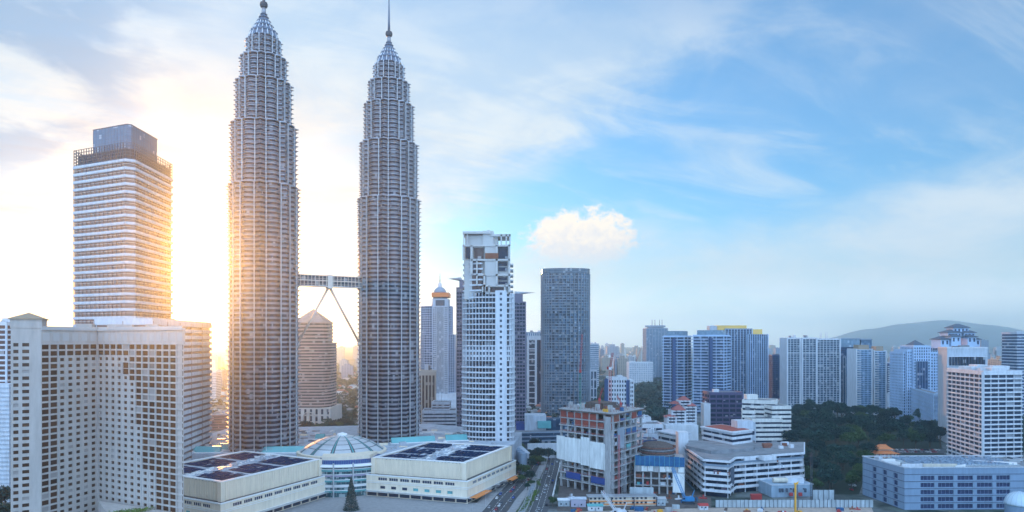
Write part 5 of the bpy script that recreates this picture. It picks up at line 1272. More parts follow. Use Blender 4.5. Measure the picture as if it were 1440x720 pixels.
def pyramid_office():
    Y = 1000; r = thing('gabled_office', 'blue postmodern office tower with a small pyramid roof, above the end of the park', 'office tower', (X(1296, Y), Y+18, 0))
    def blk(xa, xb, top, yo, n): 
        P = plan2((xa, Y+yo), (xb, Y+yo), 34); banded(r, P, 0, Z(top, Y+yo), n, 'pale_blue', 'glass_deep', .4, .2, 3.6, 1.3, .35, 'pale_blue'); roof_kit(r, P, Z(top, Y+yo), 'pale_blue', xa, 0); return P
    blk(1270, 1319, 496, 4, 24); blk(1276, 1289, 493, 0, 24); blk(1305, 1316, 496, 0, 24); P = blk(1285, 1308, 487, -3, 26)
    part('glass_front', MB().box(X(1290, Y-6), X(1305, Y-6), Y-6.5, Y-3, 0, Z(508, Y)), 'glass_deep', r)
    for k in range(5): part('front_mullion', MB().box(X(1290+3.7*k, Y-7)-.2, X(1290+3.7*k, Y-7)+.2, Y-7.0, Y-6.4, 0, Z(508, Y)), 'blue_grey', r)
    c = centre(P); w = (P[1][0]-P[0][0])*.4; Q = [(c[0]-w, c[1]-12), (c[0]+w, c[1]-12), (c[0]+w, c[1]+12), (c[0]-w, c[1]+12)]
    part('pyramid_roof', MB().prism(off(Q, 1), Z(487, Y), Z(478, Y), [c]*4), 'slate', r)
    P = plan3((1279, 1010), (1313, 890), (1322, 905)); r = thing('blue_block', 'long low blue office block running towards the viewer below the pyramid roofed tower', 'office block', (*centre(P), 0))
    banded(r, P, 0, Z(555, 890), 8, 'blue_grey', 'glass_deep', .35, .2, 5, .8, .35, 'pale_blue'); roof_kit(r, P, Z(555, 890), 'pale_blue', 2, 6)
pyramid_office()
def pagoda_tower():
    Y = 1010; r = thing('pagoda_tower', 'apartment tower crowned by tiers of dark hipped roofs, behind the grey slab', 'apartment tower', (X(1350, Y), Y+15, 0))
    body = plan2((1325, Y), (1377, Y), 34); banded(r, body, 0, Z(489, Y), 34, 'pale_blue', 'glass_deep', .4, .3, 6, 1.0, .3)
    def tier(xa, xb, zt, zb, yo, roof=5.0, m='pale_blue'):
        P = plan2((xa, Y+yo), (xb, Y+yo), 22-yo*.5); z = Z(zt, Y+yo); part('tier_wall', MB().prism(P, Z(zb, Y), z), m, r)
        w = (P[1][0]-P[0][0]); n = max(1, int(w/5)); 
        for k in range(n):
            x = P[0][0]+w*(k+.5)/n; part('tier_window', MB().box(x-1.2, x+1.2, P[0][1]-.25, P[0][1]+.5, z-7, z-1.6), 'glass_deep', r)
        c = centre(P); q = w*.12; part('hip_roof', MB().prism(off(P, 2.0), z, z+.7).prism(off(P, 1.8), z+.7, z+roof, [(c[0]-q, c[1]-1), (c[0]+q, c[1]-1), (c[0]+q, c[1]+1), (c[0]-q, c[1]+1)]), 'slate', r)
    tier(1323, 1335, 477.5, 490, -2); tier(1367, 1378, 477.5, 490, -2); tier(1338, 1351, 473.5, 490, -4); tier(1361, 1373, 474, 490, -4)
    tier(1333, 1352, 468, 474, 4); tier(1356, 1371, 468, 474, 4); tier(1341, 1362, 461, 470, 8, 6)
pagoda_tower()
def grey_slab():
    Y = 790; P = plan3((1319, 830), (1332, Y), (1389, Y+4)); r = thing('grey_slab', 'plain pale slab with a row of dark upright slots at its top, behind the white banded hotel', 'office block', (*centre(P), 0))
    z = Z(490, Y); part('body', MB().prism(P, 0, z), 'wall_pale', r)
    for k in range(12): part('slot_window', MB().box(X(1335+4.3*k, Y), X(1337.7+4.3*k, Y), Y-.6, Y+3, Z(514, Y), Z(502, Y)), 'glass_dark', r)
    part('slot_frame', MB().box(X(1333.5, Y), X(1388, Y), Y-.35, Y+2, Z(515, Y), Z(514.2, Y)).box(X(1333.5, Y), X(1388, Y), Y-.35, Y+2, Z(501.8, Y), Z(501, Y)), 'wall_white', r)
    part('coping', MB().ring(off(P, .4), off(P, -1), z, z+1.5), 'wall_white', r); roof_kit(r, off(P, -2), z, 'wall_pale', 2, 2)
grey_slab()
def white_hotel():
    P = plan3((1332, 708), (1383, 640), (1437, 646)); a, b, c, d = P
    r = thing('white_hotel', 'white hotel with long dark window bands on two faces, behind the grey office', 'hotel', (*centre(P), 0))
    top = Z(523.5, 640); n = 25; fh = 4.3; z0 = top-1.8-n*fh
    part('core', MB().prism(off(P, -1.6), 0, top-.4), 'white_warm', r); panes = []
    win = lambda i, j: (.03, .97, .14, .82)
    punched(r, a, b, z0, top-1.8, 8, n, win, 'wall_white', 'glass_pane', 1.0, sink=panes); punched(r, b, c, z0, top-1.8, 5, n, win, 'wall_white', 'glass_pane', 1.0, sink=panes)
    set_panes(r, panes, 'glass_pane')
    for p, q in ((a, b), (b, c)):
        ang = atan2(q[1]-p[1], q[0]-p[0]); L = hypot(q[0]-p[0], q[1]-p[1]); mx, my = (p[0]+q[0])/2, (p[1]+q[1])/2
        for j in range(n+1): part('sill_band', MB().obox(mx+sin(ang)*.35, my-cos(ang)*.35, L/2+.3, .34, z0+j*fh-.75, z0+j*fh+.55, ang), 'wall_white', r)
        part('fascia', MB().obox(mx-sin(ang)*.3, my+cos(ang)*.3, L/2, .32, top-1.7, top, ang), 'wall_white', r)
    part('corner_pier', MB().obox(b[0], b[1]+.6, 1.0, 1.0, 0, top, pi/4), 'wall_white', r)
    roof_kit(r, P, top, 'wall_white', 8, 5, hmax=6); part('roof_screen', MB().prism(plan2((1348, 690), (1366, 676), 8), top, top+4), 'wall_white', r)
    part('roof_cabin', MB().prism(plan2((1396, 668), (1420, 668), 10), top, top+5), 'wall_white', r)
white_hotel()
banded_px('edge_tower', 'tall striped tower cut by the right edge of the view', 'residential tower', 1430, 1480, 468, 960, 30, 'wall_pale', 'glass_deep', .4, .4, 0, 30)
def grey_office():
    mat('office_panel', (.22, .31, .43), .6, var=.08, streak=.06)
    b, c = (X(1272, 481), 481), (X(1272, 481)+112, 481+3); a = (X(1213, 529), 529); d = (a[0]+112, a[1]+3); P = [a, b, c, d]
    r = thing('grey_office', 'flat roofed blue grey panel office filling the bottom right corner', 'office block', (*centre(P), 0))
    top = 29.6; n = 6; fh = 5.0; z0 = 0; panes = []
    part('core', MB().prism(off(P, -1.2), 0, top-1), 'office_panel', r)
    def wf(i, j): return (.04, .96, .22, .80) if (i in (3, 5, 7, 9, 11)) and j < 5 else None
    L = 112; ang = atan2(c[1]-b[1], c[0]-b[0]); ux, uy = cos(ang), sin(ang)
    edges = [0, 11.5, 21.5, 24, 35.2, 38, 49.2, 52, 63.2, 66, 76, 112]
    for i in range(len(edges)-1):
        p = (b[0]+ux*edges[i], b[1]+uy*edges[i]); q = (b[0]+ux*edges[i+1], b[1]+uy*edges[i+1])
        w = i in (1, 3, 5, 7, 9)
        punched(r, p, q, 0, 25, 1, 5, (lambda i, j: (.0, 1, .2, .82)) if w else (lambda i, j: None), 'office_panel', 'glass_pane', .9, sink=panes)
    ang2 = atan2(b[1]-a[1], b[0]-a[0]); L2 = hypot(b[0]-a[0], b[1]-a[1])
    punched(r, a, b, 0, 25, 8, 5, lambda i, j: (.0, .78, .15, .85) if i in (2, 4, 6) else None, 'office_panel', 'glass_pane', .9, sink=panes)
    set_panes(r, panes, glass('glass_office', (.010, .016, .05), (.07, .085, .17), island=True, lite=.10))
    for p, q, ag, l in ((a, b, ang2, L2), (b, c, ang, L)):
        mx, my = (p[0]+q[0])/2, (p[1]+q[1])/2
        part('attic', MB().obox(mx-sin(ag)*.4, my+cos(ag)*.4, l/2, .4, 25.02, top, ag), 'office_panel', r)
        for j in range(6): part('string_course', MB().obox(mx+sin(ag)*.1, my-cos(ag)*.1, l/2, .12, j*5+.02, j*5+.35, ag), 'slate', r)
        m = MB(); k = int(l/2.2)
        for i in range(k): u = -l/2+l*(i+.5)/k; m.obox(mx+cos(ag)*u+sin(ag)*.03, my+sin(ag)*u-cos(ag)*.03, .04, .03, 25.4, top-.2, ag)
        part('panel_joints', m, 'blue_grey', r)
    m = MB()
    for (i0, i1) in ((11.5, 21.5), (24, 35.2), (38, 49.2), (52, 63.2), (66, 76)):
        for q in range(1, 4):
            u = i0+(i1-i0)*q/4
            for j in range(5): m.obox(b[0]+ux*u-uy*-.0, b[1]+uy*u+.5, .06, .08, j*5+1.05, j*5+4.05, ang)
    part('window_mullions', m, 'office_panel', r)
    part('coping', MB().ring(off(P, .35), off(P, -.8), top, top+.7), 'wall_pale', r); part('roof', MB().prism(off(P, -.8), top-1.6, top-.9), 'roof_grey', r)
    # rows of pale plant on the roof
    rnd = random.Random(17); x0, y0 = b[0], b[1]
    m = MB()
    for i in range(30):
        for j in range(9):
            if rnd.random() < .78:
                x, y = x0+16+i*2.5+rnd.uniform(-.2, .2), y0+16+j*3.2; m.obox(x, y, 1.05, rnd.uniform(.5, 1.1), top-.9, top+rnd.uniform(.6, 1.5), ang)
    part('roof_chillers', m, 'blue_grey', r, kind='stuff')
    part('plant_deck', MB().obox(x0+52, y0+29, 40, 16, top-.9, top-.2, ang), 'hoard_grey', r)
    for (u, v, s, t, g, mm) in ((3, 22, 6, .5, 2.2, 'paint_white'), (5, 30, 5, 1.2, .1, 'paint_white'), (12, 9, 9, .35, .05, 'wall_white'), (30, 8, 12, .3, 0, 'wall_cream'), (44, 7, 6, .3, .5, 'paint_white'), (70, 24, 9, .7, -.5, 'wall_white'), (84, 18, 7, .8, -.4, 'paint_white'), (95, 26, 5, 2, .2, 'metal_light'), (2, 38, 1.6, 3, .1, 'wall_pale')):
        part('roof_duct', MB().obox(x0+u, y0+v, s, t, top-.9, top+rnd.uniform(.8, 1.8), g), mm, r)
    # round glazed dome in the near corner
    x, y = X(1434, 446), 446.0; r = thing('round_dome', 'pale round dome of small panels in the bottom right corner', 'dome', (x, y, 0)); zc = 12.5; rad = 8.6
    part('drum', MB().lathe(x, y, [(8.2, 0), (8.2, zc)], 32), 'office_panel', r)
    part('dome_shell', MB().lathe(x, y, [(max(.2, rad*cos(t)), zc+rad*sin(t)) for t in [R(7.5*i) for i in range(13)]], 36), mat('dome_pale', (.50, .62, .72), .3, var=.1), r, smooth=True)
    m = MB()
    for k in range(18):
        a = 2*pi*k/18
        for i in range(11): 
            t0, t1 = R(7.5*i), R(7.5*i+7.5); q = rad+.03
            m.tube((x+q*cos(t0)*cos(a), y+q*cos(t0)*sin(a), zc+q*sin(t0)), (x+q*cos(t1)*cos(a), y+q*cos(t1)*sin(a), zc+q*sin(t1)), .06, n=3)
    part('dome_ribs', m, 'blue_grey', r, kind='stuff')
grey_office()
def temple_roof():
    Y = 690; xa, xb = X(1229, Y), X(1267, Y); r = thing('pavilion', 'pavilion with a sweeping orange tiled roof among the park trees', 'pavilion', ((xa+xb)/2, Y+8, 0))
    mat('tile_orange', (.62, .21, .08), .75, var=.15, scale=.6); mx, my = (xa+xb)/2, Y+9
    part('walls', MB().box(xa+3, xb-3, Y+2, Y+16, 0, 5), 'wall_cream', r)
    for k in range(7): x = xa+2+(xb-xa-4)*k/6; part('column', MB().tube((x, Y+.8, 0), (x, Y+.8, 5), .35), 'site_red', r)
    def sweep(hx, hy, z0, z1, rx):
        m = MB(); pr = [(1.0, 0), (.80, .16), (.62, .40), (.45, .70), (.34, 1.0)]
        for (s, h), (s2, h2) in zip(pr, pr[1:]):
            q = lambda s_: [(mx-hx*s_, my-hy*s_), (mx+hx*s_, my-hy*s_), (mx+hx*s_, my+hy*s_), (mx-hx*s_, my+hy*s_)]
            m.prism(q(s), z0+(z1-z0)*h, z0+(z1-z0)*h2, q(s2))
        part('tile_roof', m, 'tile_orange', r)
    w = (xb-xa)/2; sweep(w, 9.5, 4.8, 8.2, 0); part('upper_wall', MB().box(mx-w*.5, mx+w*.5, my-4, my+4, 7, 9.2), 'wall_cream', r); sweep(w*.72, 6, 8.8, 12.6, 0)
    part('ridge', MB().box(mx-w*.26, mx+w*.26, my-.35, my+.35, 12.5, 13.2), 'tile_orange', r)
temple_roof()
# ------------------------------------------------------------------ the city beyond, fading into the air
def far_city():
    rnd = random.Random(77)
    ms = [facade_mat('far_white', (.62, .64, .66), (.10, .14, .20), 7, 4.5, .5, .45), facade_mat('far_grey', (.36, .40, .46), (.07, .10, .16), 6, 4, .6, .5),
          facade_mat('far_blue', (.20, .28, .40), (.05, .09, .16), 8, 4, .7, .5), facade_mat('far_tan', (.50, .44, .38), (.10, .10, .12), 7, 4.2, .5, .5)]
    lowm = [mat('low_white', (.66, .66, .66), .8), mat('low_red', (.36, .13, .09), .85), mat('low_grey', (.34, .36, .38), .85)]
    def block(px, Y, w, d, h, m, label, group, name='far_tower'):
        x = X(px, Y); b = MB().box(x-w/2, x+w/2, Y, Y+d, 0, h)
        b.box(x-w*.28, x+w*.2, Y+d*.3, Y+d*.7, h, h+rnd.uniform(3, 8)); 
        if rnd.random() < .4: b.box(x-w*.5, x-w*.15, Y-.6, Y+d*.5, 0, h*rnd.uniform(.5, .93))
        if rnd.random() < .15: b.tube((x, Y+d/2, h), (x, Y+d/2, h+18), .8, .3, 4)
        me_o = thing(name, label, 'far tower', (x, Y, 0), group); 
        part('body', b, m, me_o)
    def run(n, pa, pb, ya, yb, ta, tb):
        for k in range(n):
            px, Y = rnd.uniform(pa, pb), rnd.uniform(ya, yb); top = rnd.uniform(ta, tb); h = Z(top, Y)
            if h < 12: h = rnd.uniform(14, 40)
            w = rnd.uniform(16, 42); block(px, Y, w, rnd.uniform(14, 30), h, rnd.choice(ms), 'pale hazy tower block far off in the city haze', 'far tower blocks in the haze')
    run(30, 830, 912, 2600, 5600, 483, 505); run(12, 842, 905, 2000, 3000, 500, 520)
    run(28, 1080, 1250, 2800, 6000, 484, 500); run(16, 1376, 1440, 2600, 5600, 484, 500)
    run(14, 1240, 1330, 2400, 5200, 486, 503); run(10, 470, 506, 2000, 4800, 487, 520); run(8, 294, 322, 2200, 5000, 490, 520)
    run(8, 735, 768, 2200, 4000, 478, 500); run(14, 1030, 1110, 2500, 5000, 488, 505); run(8, 1390, 1440, 1400, 2200, 505, 525)
    for (px, Y, top, w, m, lab) in ((862, 2700, 487, 46, 1, 'grey hazy block under construction left of the antenna tower'), (853, 2300, 503, 34, 3, 'hazy tan open framed block far behind the white gridded block'), (870, 2100, 505, 24, 2, 'narrow hazy blue block left of the pale gridded hotel'), (895, 3600, 494, 60, 0, 'wide pale block far behind the pale gridded hotel'), (1397, 1900, 514, 70, 0, 'long pale low block far beyond the white banded hotel'), (1385, 3000, 478.5, 34, 2, 'hazy blue tower rising right of the pagoda roofs')):
        block(px, Y, w, 30, Z(top, Y), ms[m], lab, None)
    for (px, ty, Y, lab) in ((900, 487, 2050, 'far luffing crane leaning beside the antenna tower'),):
        x = X(px-6, Y); r = thing('far_crane', lab, 'crane', (x, Y, 0)); part('mast', MB().tube((x, Y, 0), (x, Y, Z(510, Y)), 1.0, n=4), 'metal_dark', r); part('jib', MB().tube((x, Y, Z(510, Y)), (x+18, Y, Z(ty, Y)), 1.0, .6, 4), 'site_red', r)
    # low houses and sheds in the middle distance
    for k in range(150):
        z = rnd.random()
        pa, pb, ya, yb = rnd.choice([(842, 935, 950, 1700), (842, 935, 950, 2400), (1085, 1115, 950, 1500), (470, 505, 1000, 2200), (1225, 1330, 1250, 2200), (1376, 1440, 900, 2200), (1080, 1440, 1700, 3200), (725, 770, 900, 1300), (295, 322, 1000, 2000)])
        px, Y = rnd.uniform(pa, pb), rnd.uniform(ya, yb); x = X(px, Y); w, d, h = rnd.uniform(9, 30), rnd.uniform(8, 20), rnd.uniform(6, 15)
        m = rnd.choice(lowm); r = thing('low_building', 'small low building among trees in the hazy middle distance', 'low building', (x, Y, 0), 'low buildings in the middle distance')
        part('wall', MB().box(x-w/2, x+w/2, Y, Y+d, 0, h), rnd.choice([lowm[0], lowm[2]]), r)
        if m is lowm[1] or rnd.random() < .3: part('roof', MB().prism([(x-w/2-.6, Y-.6), (x+w/2+.6, Y-.6), (x+w/2+.6, Y+d+.6), (x-w/2-.6, Y+d+.6)], h, h+3.2, [(x-w/2+3, Y+d/2-.1), (x+w/2-3, Y+d/2-.1), (x+w/2-3, Y+d/2+.1), (x-w/2+3, Y+d/2+.1)]), m, r)
        else: part('roof', MB().box(x-w/2-.4, x+w/2+.4, Y-.4, Y+d+.4, h, h+.6).box(x-w*.2, x+w*.1, Y+d*.3, Y+d*.6, h+.6, h+2.6), m, r)
far_city()
# ------------------------------------------------------------------ trees
def leaf_mat(name, a, b):
    m = bpy.data.materials.new(name); m.use_nodes = True; nt = m.node_tree; N, L = nt.nodes, nt.links
    p = N['Principled BSDF']; p.inputs['Roughness'].default_value = .7; p.inputs['Specular IOR Level'].default_value = .15
    g = N.new('ShaderNodeNewGeometry'); o = N.new('ShaderNodeObjectInfo')
    s = N.new('ShaderNodeMath'); s.operation = 'MULTIPLY_ADD'; L.new(o.outputs['Random'], s.inputs[0]); s.inputs[1].default_value = .55
    s2 = N.new('ShaderNodeMath'); s2.operation = 'MULTIPLY'; L.new(g.outputs['Random Per Island'], s2.inputs[0]); s2.inputs[1].default_value = .45; L.new(s2.outputs[0], s.inputs[2])
    r = N.new('ShaderNodeValToRGB'); L.new(s.outputs[0], r.inputs[0]); e = r.color_ramp.elements; e[0].color = (*a, 1); e[0].position = .1; e[1].color = (*b, 1); e[1].position = .9
    L.new(r.outputs[0], p.inputs['Base Color']); MATS[name] = m; return m
leaf_mat('leaf_dark', (.005, .026, .032), (.034, .082, .062)); leaf_mat('leaf_olive', (.022, .055, .026), (.080, .130, .045)); leaf_mat('leaf_light', (.07, .13, .03), (.16, .24, .05)); mat('bark', (.09, .07, .055), .95)
def clump(m, cx, cy, cz, rx, rz, n, rnd, s):
    for _ in range(n):
        a, u = rnd.uniform(0, 2*pi), rnd.uniform(-.55, 1); q = sqrt(max(0, 1-u*u)); k = rnd.uniform(.72, 1.06)
        x, y, z = cx+rx*q*cos(a)*k, cy+rx*q*sin(a)*k, cz+rz*u*k; t = rnd.uniform(.6, 1.3)*s
        ax, ay, az = rnd.gauss(0, 1), rnd.gauss(0, 1), rnd.gauss(0, .5); l = sqrt(ax*ax+ay*ay+az*az) or 1; ax, ay, az = ax/l*t, ay/l*t, az/l*t
        bx, by, bz = rnd.gauss(0, 1), rnd.gauss(0, 1), rnd.gauss(0, .5); l = sqrt(bx*bx+by*by+bz*bz) or 1; bx, by, bz = bx/l*t, by/l*t, bz/l*t
        m.quad((x-ax, y-ay, z-az), (x+bx, y+by, z+bz), (x+ax, y+ay, z+az), (x-bx, y-by, z-bz))
def tree_proto(seed, hgt, wid, leaf='leaf_dark', s=.95, dens=1.0):
    rnd = random.Random(seed); r = thing('tree', 'tree', 'tree', (0, 0, 0)); tr = MB(); cr = MB()
    th = hgt*.42; tr.tube((0, 0, 0), (rnd.uniform(-.3, .3), .2, th), wid*.035, wid*.022, 7)
    n = rnd.randint(9, 13)
    for k in range(n):
        a = 2*pi*k/n+rnd.uniform(-.4, .4); q = wid*.5*rnd.uniform(.18, .72) if k < n-2 else wid*.08; z = hgt*rnd.uniform(.52, .80) if k < n-2 else hgt*.82
        x, y = q*cos(a), q*sin(a); tr.tube((0, 0, th*rnd.uniform(.7, 1)), (x*.8, y*.8, z-hgt*.04), wid*.014, wid*.005, 5)
        rx = wid*rnd.uniform(.19, .30); clump(cr, x, y, z, rx, rx*rnd.uniform(.55, .8), int(165*dens), rnd, s)
    part('trunk', tr, 'bark', r); part('crown', cr, leaf, r)
    return r
PROTO = [tree_proto(100+k, 1*h, w, 'leaf_olive' if k in (2, 5) else 'leaf_dark') for k, (h, w) in enumerate(((22, 22), (25, 20), (18, 21), (20, 25), (27, 19), (16, 16)))]
USED = set()
def tree(x, y, k, scale, label, group=None):
    p = PROTO[k % len(PROTO)]
    if p.name not in USED:
        USED.add(p.name); o = p; o.location = (x, y, 0); o['label'] = label
        if group: o['group'] = group
    else: o = copy_tree(p, (x, y, 0), None, label, group)
    o.rotation_euler = (0, 0, random.uniform(0, 6.28)); o.scale = (scale, scale, scale*random.uniform(.9, 1.1)); return o
for p in PROTO: KIDS[p.name] = [(c, []) for c in p.children]
ORD = ['first', 'second', 'third', 'fourth', 'fifth', 'sixth', 'seventh', 'eighth', 'ninth', 'tenth', 'eleventh', 'twelfth', 'thirteenth', 'fourteenth', 'fifteenth', 'sixteenth', 'seventeenth', 'eighteenth', 'nineteenth', 'twentieth', 'twenty-first', 'twenty-second', 'twenty-third', 'twenty-fourth', 'twenty-fifth', 'twenty-sixth', 'twenty-seventh', 'twenty-eighth', 'twenty-ninth', 'thirtieth']+[f'number {k}' for k in range(31, 90)]
def park():
    rnd = random.Random(9)
    rows = [(540, 1148, 1200), (560, 1140, 1204), (582, 1137, 1207), (606, 1135, 1212), (632, 1131, 1216), (662, 1126, 1218), (695, 1124, 1224), (760, 1118, 1326), (806, 1116, 1318), (850, 1114, 1314), (900, 1116, 1304), (955, 1118, 1290), (1015, 1120, 1268), (1062, 1124, 1240)]
    for j, (Y, a, b) in enumerate(rows):
        sp = 14.5/Y*960; n = max(2, int((b-a)/sp)); where = f'in the park\'s {ORD[j]} row from the fence'
        for i in range(n+1):
            px = a+(b-a)*(i+rnd.uniform(-.28, .28))/n; y = Y+rnd.uniform(-9, 9); s = rnd.uniform(.72, 1.05)*(.88 if j < 7 else 1.05)*(1.12 if 1130 < px < 1190 and j > 9 else .92)
            tree(X(px, y), y, rnd.randrange(6), s, f'dark tree, {ORD[i]} from left {where}', 'trees of the park')
    part('park_grass', MB().prism([(X(1128, 530), 530), (X(1208, 530), 530), (X(1225, 700), 700), (X(1328, 715), 715), (X(1318, 900), 900), (X(1110, 1100), 1100), (X(1112, 800), 800)], -.2, .06), mat('park_green', (.015, .028, .016), .95, var=.3))['kind'] = 'structure'
    near = [(X(757, 668), 668, 3, .66, 'dark rain tree in front of the white hoarding beyond the end of the road'), (X(771, 672), 672, 0, .62, 'dark round tree right of the rain tree before the white hoarding'), (X(745, 676), 676, 1, .5, 'dark tree left of the white hoarding beyond the road'), (X(731, 720), 720, 2, .6, 'dark tree beside the grey columns behind the mall'), (X(786, 690), 690, 2, .42, 'small dark tree at the left edge of the building site'),
            (X(738, 598), 598, 5, .62, 'street tree in the middle of the road, nearer of two'), (X(740, 640), 640, 5, .70, 'street tree in the middle of the road, farther of two'), (X(760, 655), 655, 2, .5, 'street tree at the meeting of the two carriageways'), (X(733, 575), 575, 2, .36, 'small tree on the pavement behind the orange awnings'),
            (X(777, 492), 492, 5, .42, 'round green tree beside the pale blue site cabin'),
            (X(3, 470), 470, 0, .8, 'tree cut by the left edge of the view below the white tower'), (X(11, 440), 440, 5, .9, 'lower tree in the bottom left corner beside the stone hotel'), (X(-8, 430), 430, 3, .9, 'tree at the very left below the white apartment tower')]
    for x, y, k, s, lab in near: tree(x, y, k, s, lab)
    for i, (px, y, s) in enumerate(((741, 560, .30), (739, 580, .42), (742, 615, .5), (745, 660, .55), (748, 680, .55), (736, 545, .26))): tree(X(px+6, y), y, i+2, s, f'tree on the strip between the carriageways, {ORD[i]} of its row', 'trees between the carriageways')
    for i, (px, y, s) in enumerate(((722, 596, .42), (725, 606, .5), (727, 622, .5), (752, 720, .6), (764, 735, .65), (780, 728, .55))): tree(X(px, y), y, i+1, s, f'dark street tree along the far end of the road, {ORD[i]} of its run', 'trees along the far end of the road')
    for i, (px, y) in enumerate(((424, 865), (436, 868), (447, 872), (455, 862), (466, 850), (473, 858), (482, 866), (492, 880), (500, 870), (429, 880), (462, 885))):
        tree(X(px, y), y, i, .72+.3*(i in (5, 6)), f'dark tree at the foot of the pyramid roofed tower, {ORD[i]} of its clump', 'trees at the foot of the pyramid roofed tower')
    for i, (px, y) in enumerate(((300, 690), (308, 700), (315, 690), (321, 705))): tree(X(px, y), y, i+1, .5, f'small tree in the gap left of the nearer twin tower, {ORD[i]} from the left', 'trees in the left gap')
park()
def far_woods():
    rnd = random.Random(44); m = MB()
    def patch(n, pa, pb, ya, yb, h=13):
        for _ in range(n):
            y = ya*(yb/ya)**rnd.random(); x = X(rnd.uniform(pa, pb), y); w = rnd.uniform(7, 15)*(1+y/5000); clump(m, x, y, h*rnd.uniform(.4, .8), w, h*.6, 40, rnd, 2.2+y/900)
    patch(240, 838, 938, 960, 1700); patch(180, 838, 1100, 1700, 4200); patch(150, 1080, 1440, 1250, 2300); patch(260, 1080, 1460, 2300, 5600); patch(60, 466, 508, 950, 3000); patch(30, 292, 324, 950, 2600); patch(60, 1370, 1440, 720, 1250); patch(40, 726, 770, 880, 1400)
    part('far_woods', m, 'leaf_dark')['kind'] = 'stuff'
far_woods()
def planting():
    rnd = random.Random(2); m = MB()
    for k in range(130):
        t = k/129; px = 733+20*t+rnd.uniform(-4, 4); py = 722-30*t; y = 115200/(py-478); clump(m, X(px, y), y, .9, rnd.uniform(1.0, 2.4), 1.3, 26, rnd, .38)
    for k in range(14): y = rnd.uniform(560, 585); clump(m, X(rnd.uniform(754, 760), y), y, .7, 1.3, .9, 20, rnd, .35)
    part('median_planting', m, 'leaf_light')['kind'] = 'stuff'
    m = MB(); a, b = (X(160, 343), 343), (X(214, 352), 352)
    for k in range(70):
        t = rnd.random(); clump(m, a[0]+(b[0]-a[0])*t+rnd.uniform(-2, 2), a[1]+(b[1]-a[1])*t-rnd.uniform(0, 8), 33.4, rnd.uniform(.8, 2.0), 1.2, 20, rnd, .35)
    part('terrace_planting', m, 'leaf_light')['kind'] = 'stuff'
planting()
# ------------------------------------------------------------------ street beside the mall
def ribbon(path, w0, w1, z):
    m = MB(); V = []; n = len(path)
    for i, (x, y) in enumerate(path):
        a, b = path[max(0, i-1)], path[min(n-1, i+1)]; l = hypot(b[0]-a[0], b[1]-a[1]); nx, ny = -(b[1]-a[1])/l, (b[0]-a[0])/l
        V += [(x+nx*w0, y+ny*w0, z), (x+nx*w1, y+ny*w1, z)]
    return m.add(V, [(2*i, 2*i+1, 2*i+3, 2*i+2) for i in range(n-1)])
def smooth(P, n=6):
    out = []
    for i in range(len(P)-1):
        p0, p1, p2, p3 = P[max(0, i-1)], P[i], P[i+1], P[min(len(P)-1, i+2)]
        for k in range(n):
            t = k/n; out.append(tuple(.5*(2*p1[q]+(p2[q]-p0[q])*t+(2*p0[q]-5*p1[q]+4*p2[q]-p3[q])*t*t+(3*p1[q]-p0[q]-3*p2[q]+p3[q])*t**3) for q in (0, 1)))
    return out+[P[-1]]
RA = smooth([(-30, 420), (-13.5, 466), (-3.5, 520), (7.5, 575), (17, 640), (24, 705), (28, 790)])
RB_ = smooth([(6, 420), (17.5, 472), (25, 531), (31, 585), (37.5, 643), (42, 700), (44, 790)])
def struct(name, mb, m): o = part(name, mb, m); o['kind'] = 'structure'; return o
struct('road', ribbon(RA, 10, -7.6, .10), 'asphalt'); struct('road', ribbon(RB_, 6, -6.5, .104), 'asphalt')
mat('paving', (.30, .30, .31), .85, var=.2, scale=.3); mat('kerb_stone', (.42, .42, .42), .8)
def kerb(path, a, b, z):
    m = MB(); V = []; n = len(path)
    for i, (x, y) in enumerate(path):
        p, q = path[max(0, i-1)], path[min(n-1, i+1)]; l = hypot(q[0]-p[0], q[1]-p[1]); nx, ny = -(q[1]-p[1])/l, (q[0]-p[0])/l
        for w in (a, b): V += [(x+nx*w, y+ny*w, 0), (x+nx*w, y+ny*w, z)]
    F = []
    for i in range(n-1):
        o, p = 4*i, 4*i+4; F += [(o+1, o+3, p+3, p+1), (o, o+1, p+1, p), (o+3, o+2, p+2, p+3)]
    return m.add(V, F)
struct('pavement', kerb(RA, 19, 10, .25), 'paving'); struct('kerb', kerb(RA, 10.01, 9.7, .27), 'kerb_stone')
struct('median', kerb(RA, -7.6, -13.5, .26), 'paving'); struct('kerb', kerb(RB_, 6.3, 6.01, .27), 'kerb_stone')
mk = MB()
for path, offs in ((RA, (4, -2.5)), (RB_, (2, -2))):
    for w in offs:
        for i in range(0, len(path)-1):
            a, b = path[i], path[i+1]; l = hypot(b[0]-a[0], b[1]-a[1]); ang = atan2(b[1]-a[1], b[0]-a[0]); nx, ny = -sin(ang), cos(ang)
            for q in range(int(l/6)+1):
                t = (q*6+1.5)/l
                if t < 1: x, y = a[0]+(b[0]-a[0])*t+nx*w, a[1]+(b[1]-a[1])*t+ny*w; mk.add([(x+cos(ang)*s*1.5-ny*0+nx*k*.11, y+sin(ang)*s*1.5+ny*k*.11, .112) for s, k in ((-1, -1), (1, -1), (1, 1), (-1, 1))], [(0, 1, 2, 3)])
struct('lane_markings', mk, 'paint_white')
r = thing('barrier_wall', 'white site barrier wall along the right side of the road', 'wall', (RB_[14][0]+8, RB_[14][1], 0))
part('wall', kerb([p for p in RB_ if 510 < p[1] < 660], -7.2, -7.7, 3.4), 'paint_white', r)
for p in [p for p in RB_ if 510 < p[1] < 660][::2]: part('post', MB().box(p[0]+7.85, p[0]+8.2, p[1]-.2, p[1]+.2, 0, 3.7), 'concrete', r)
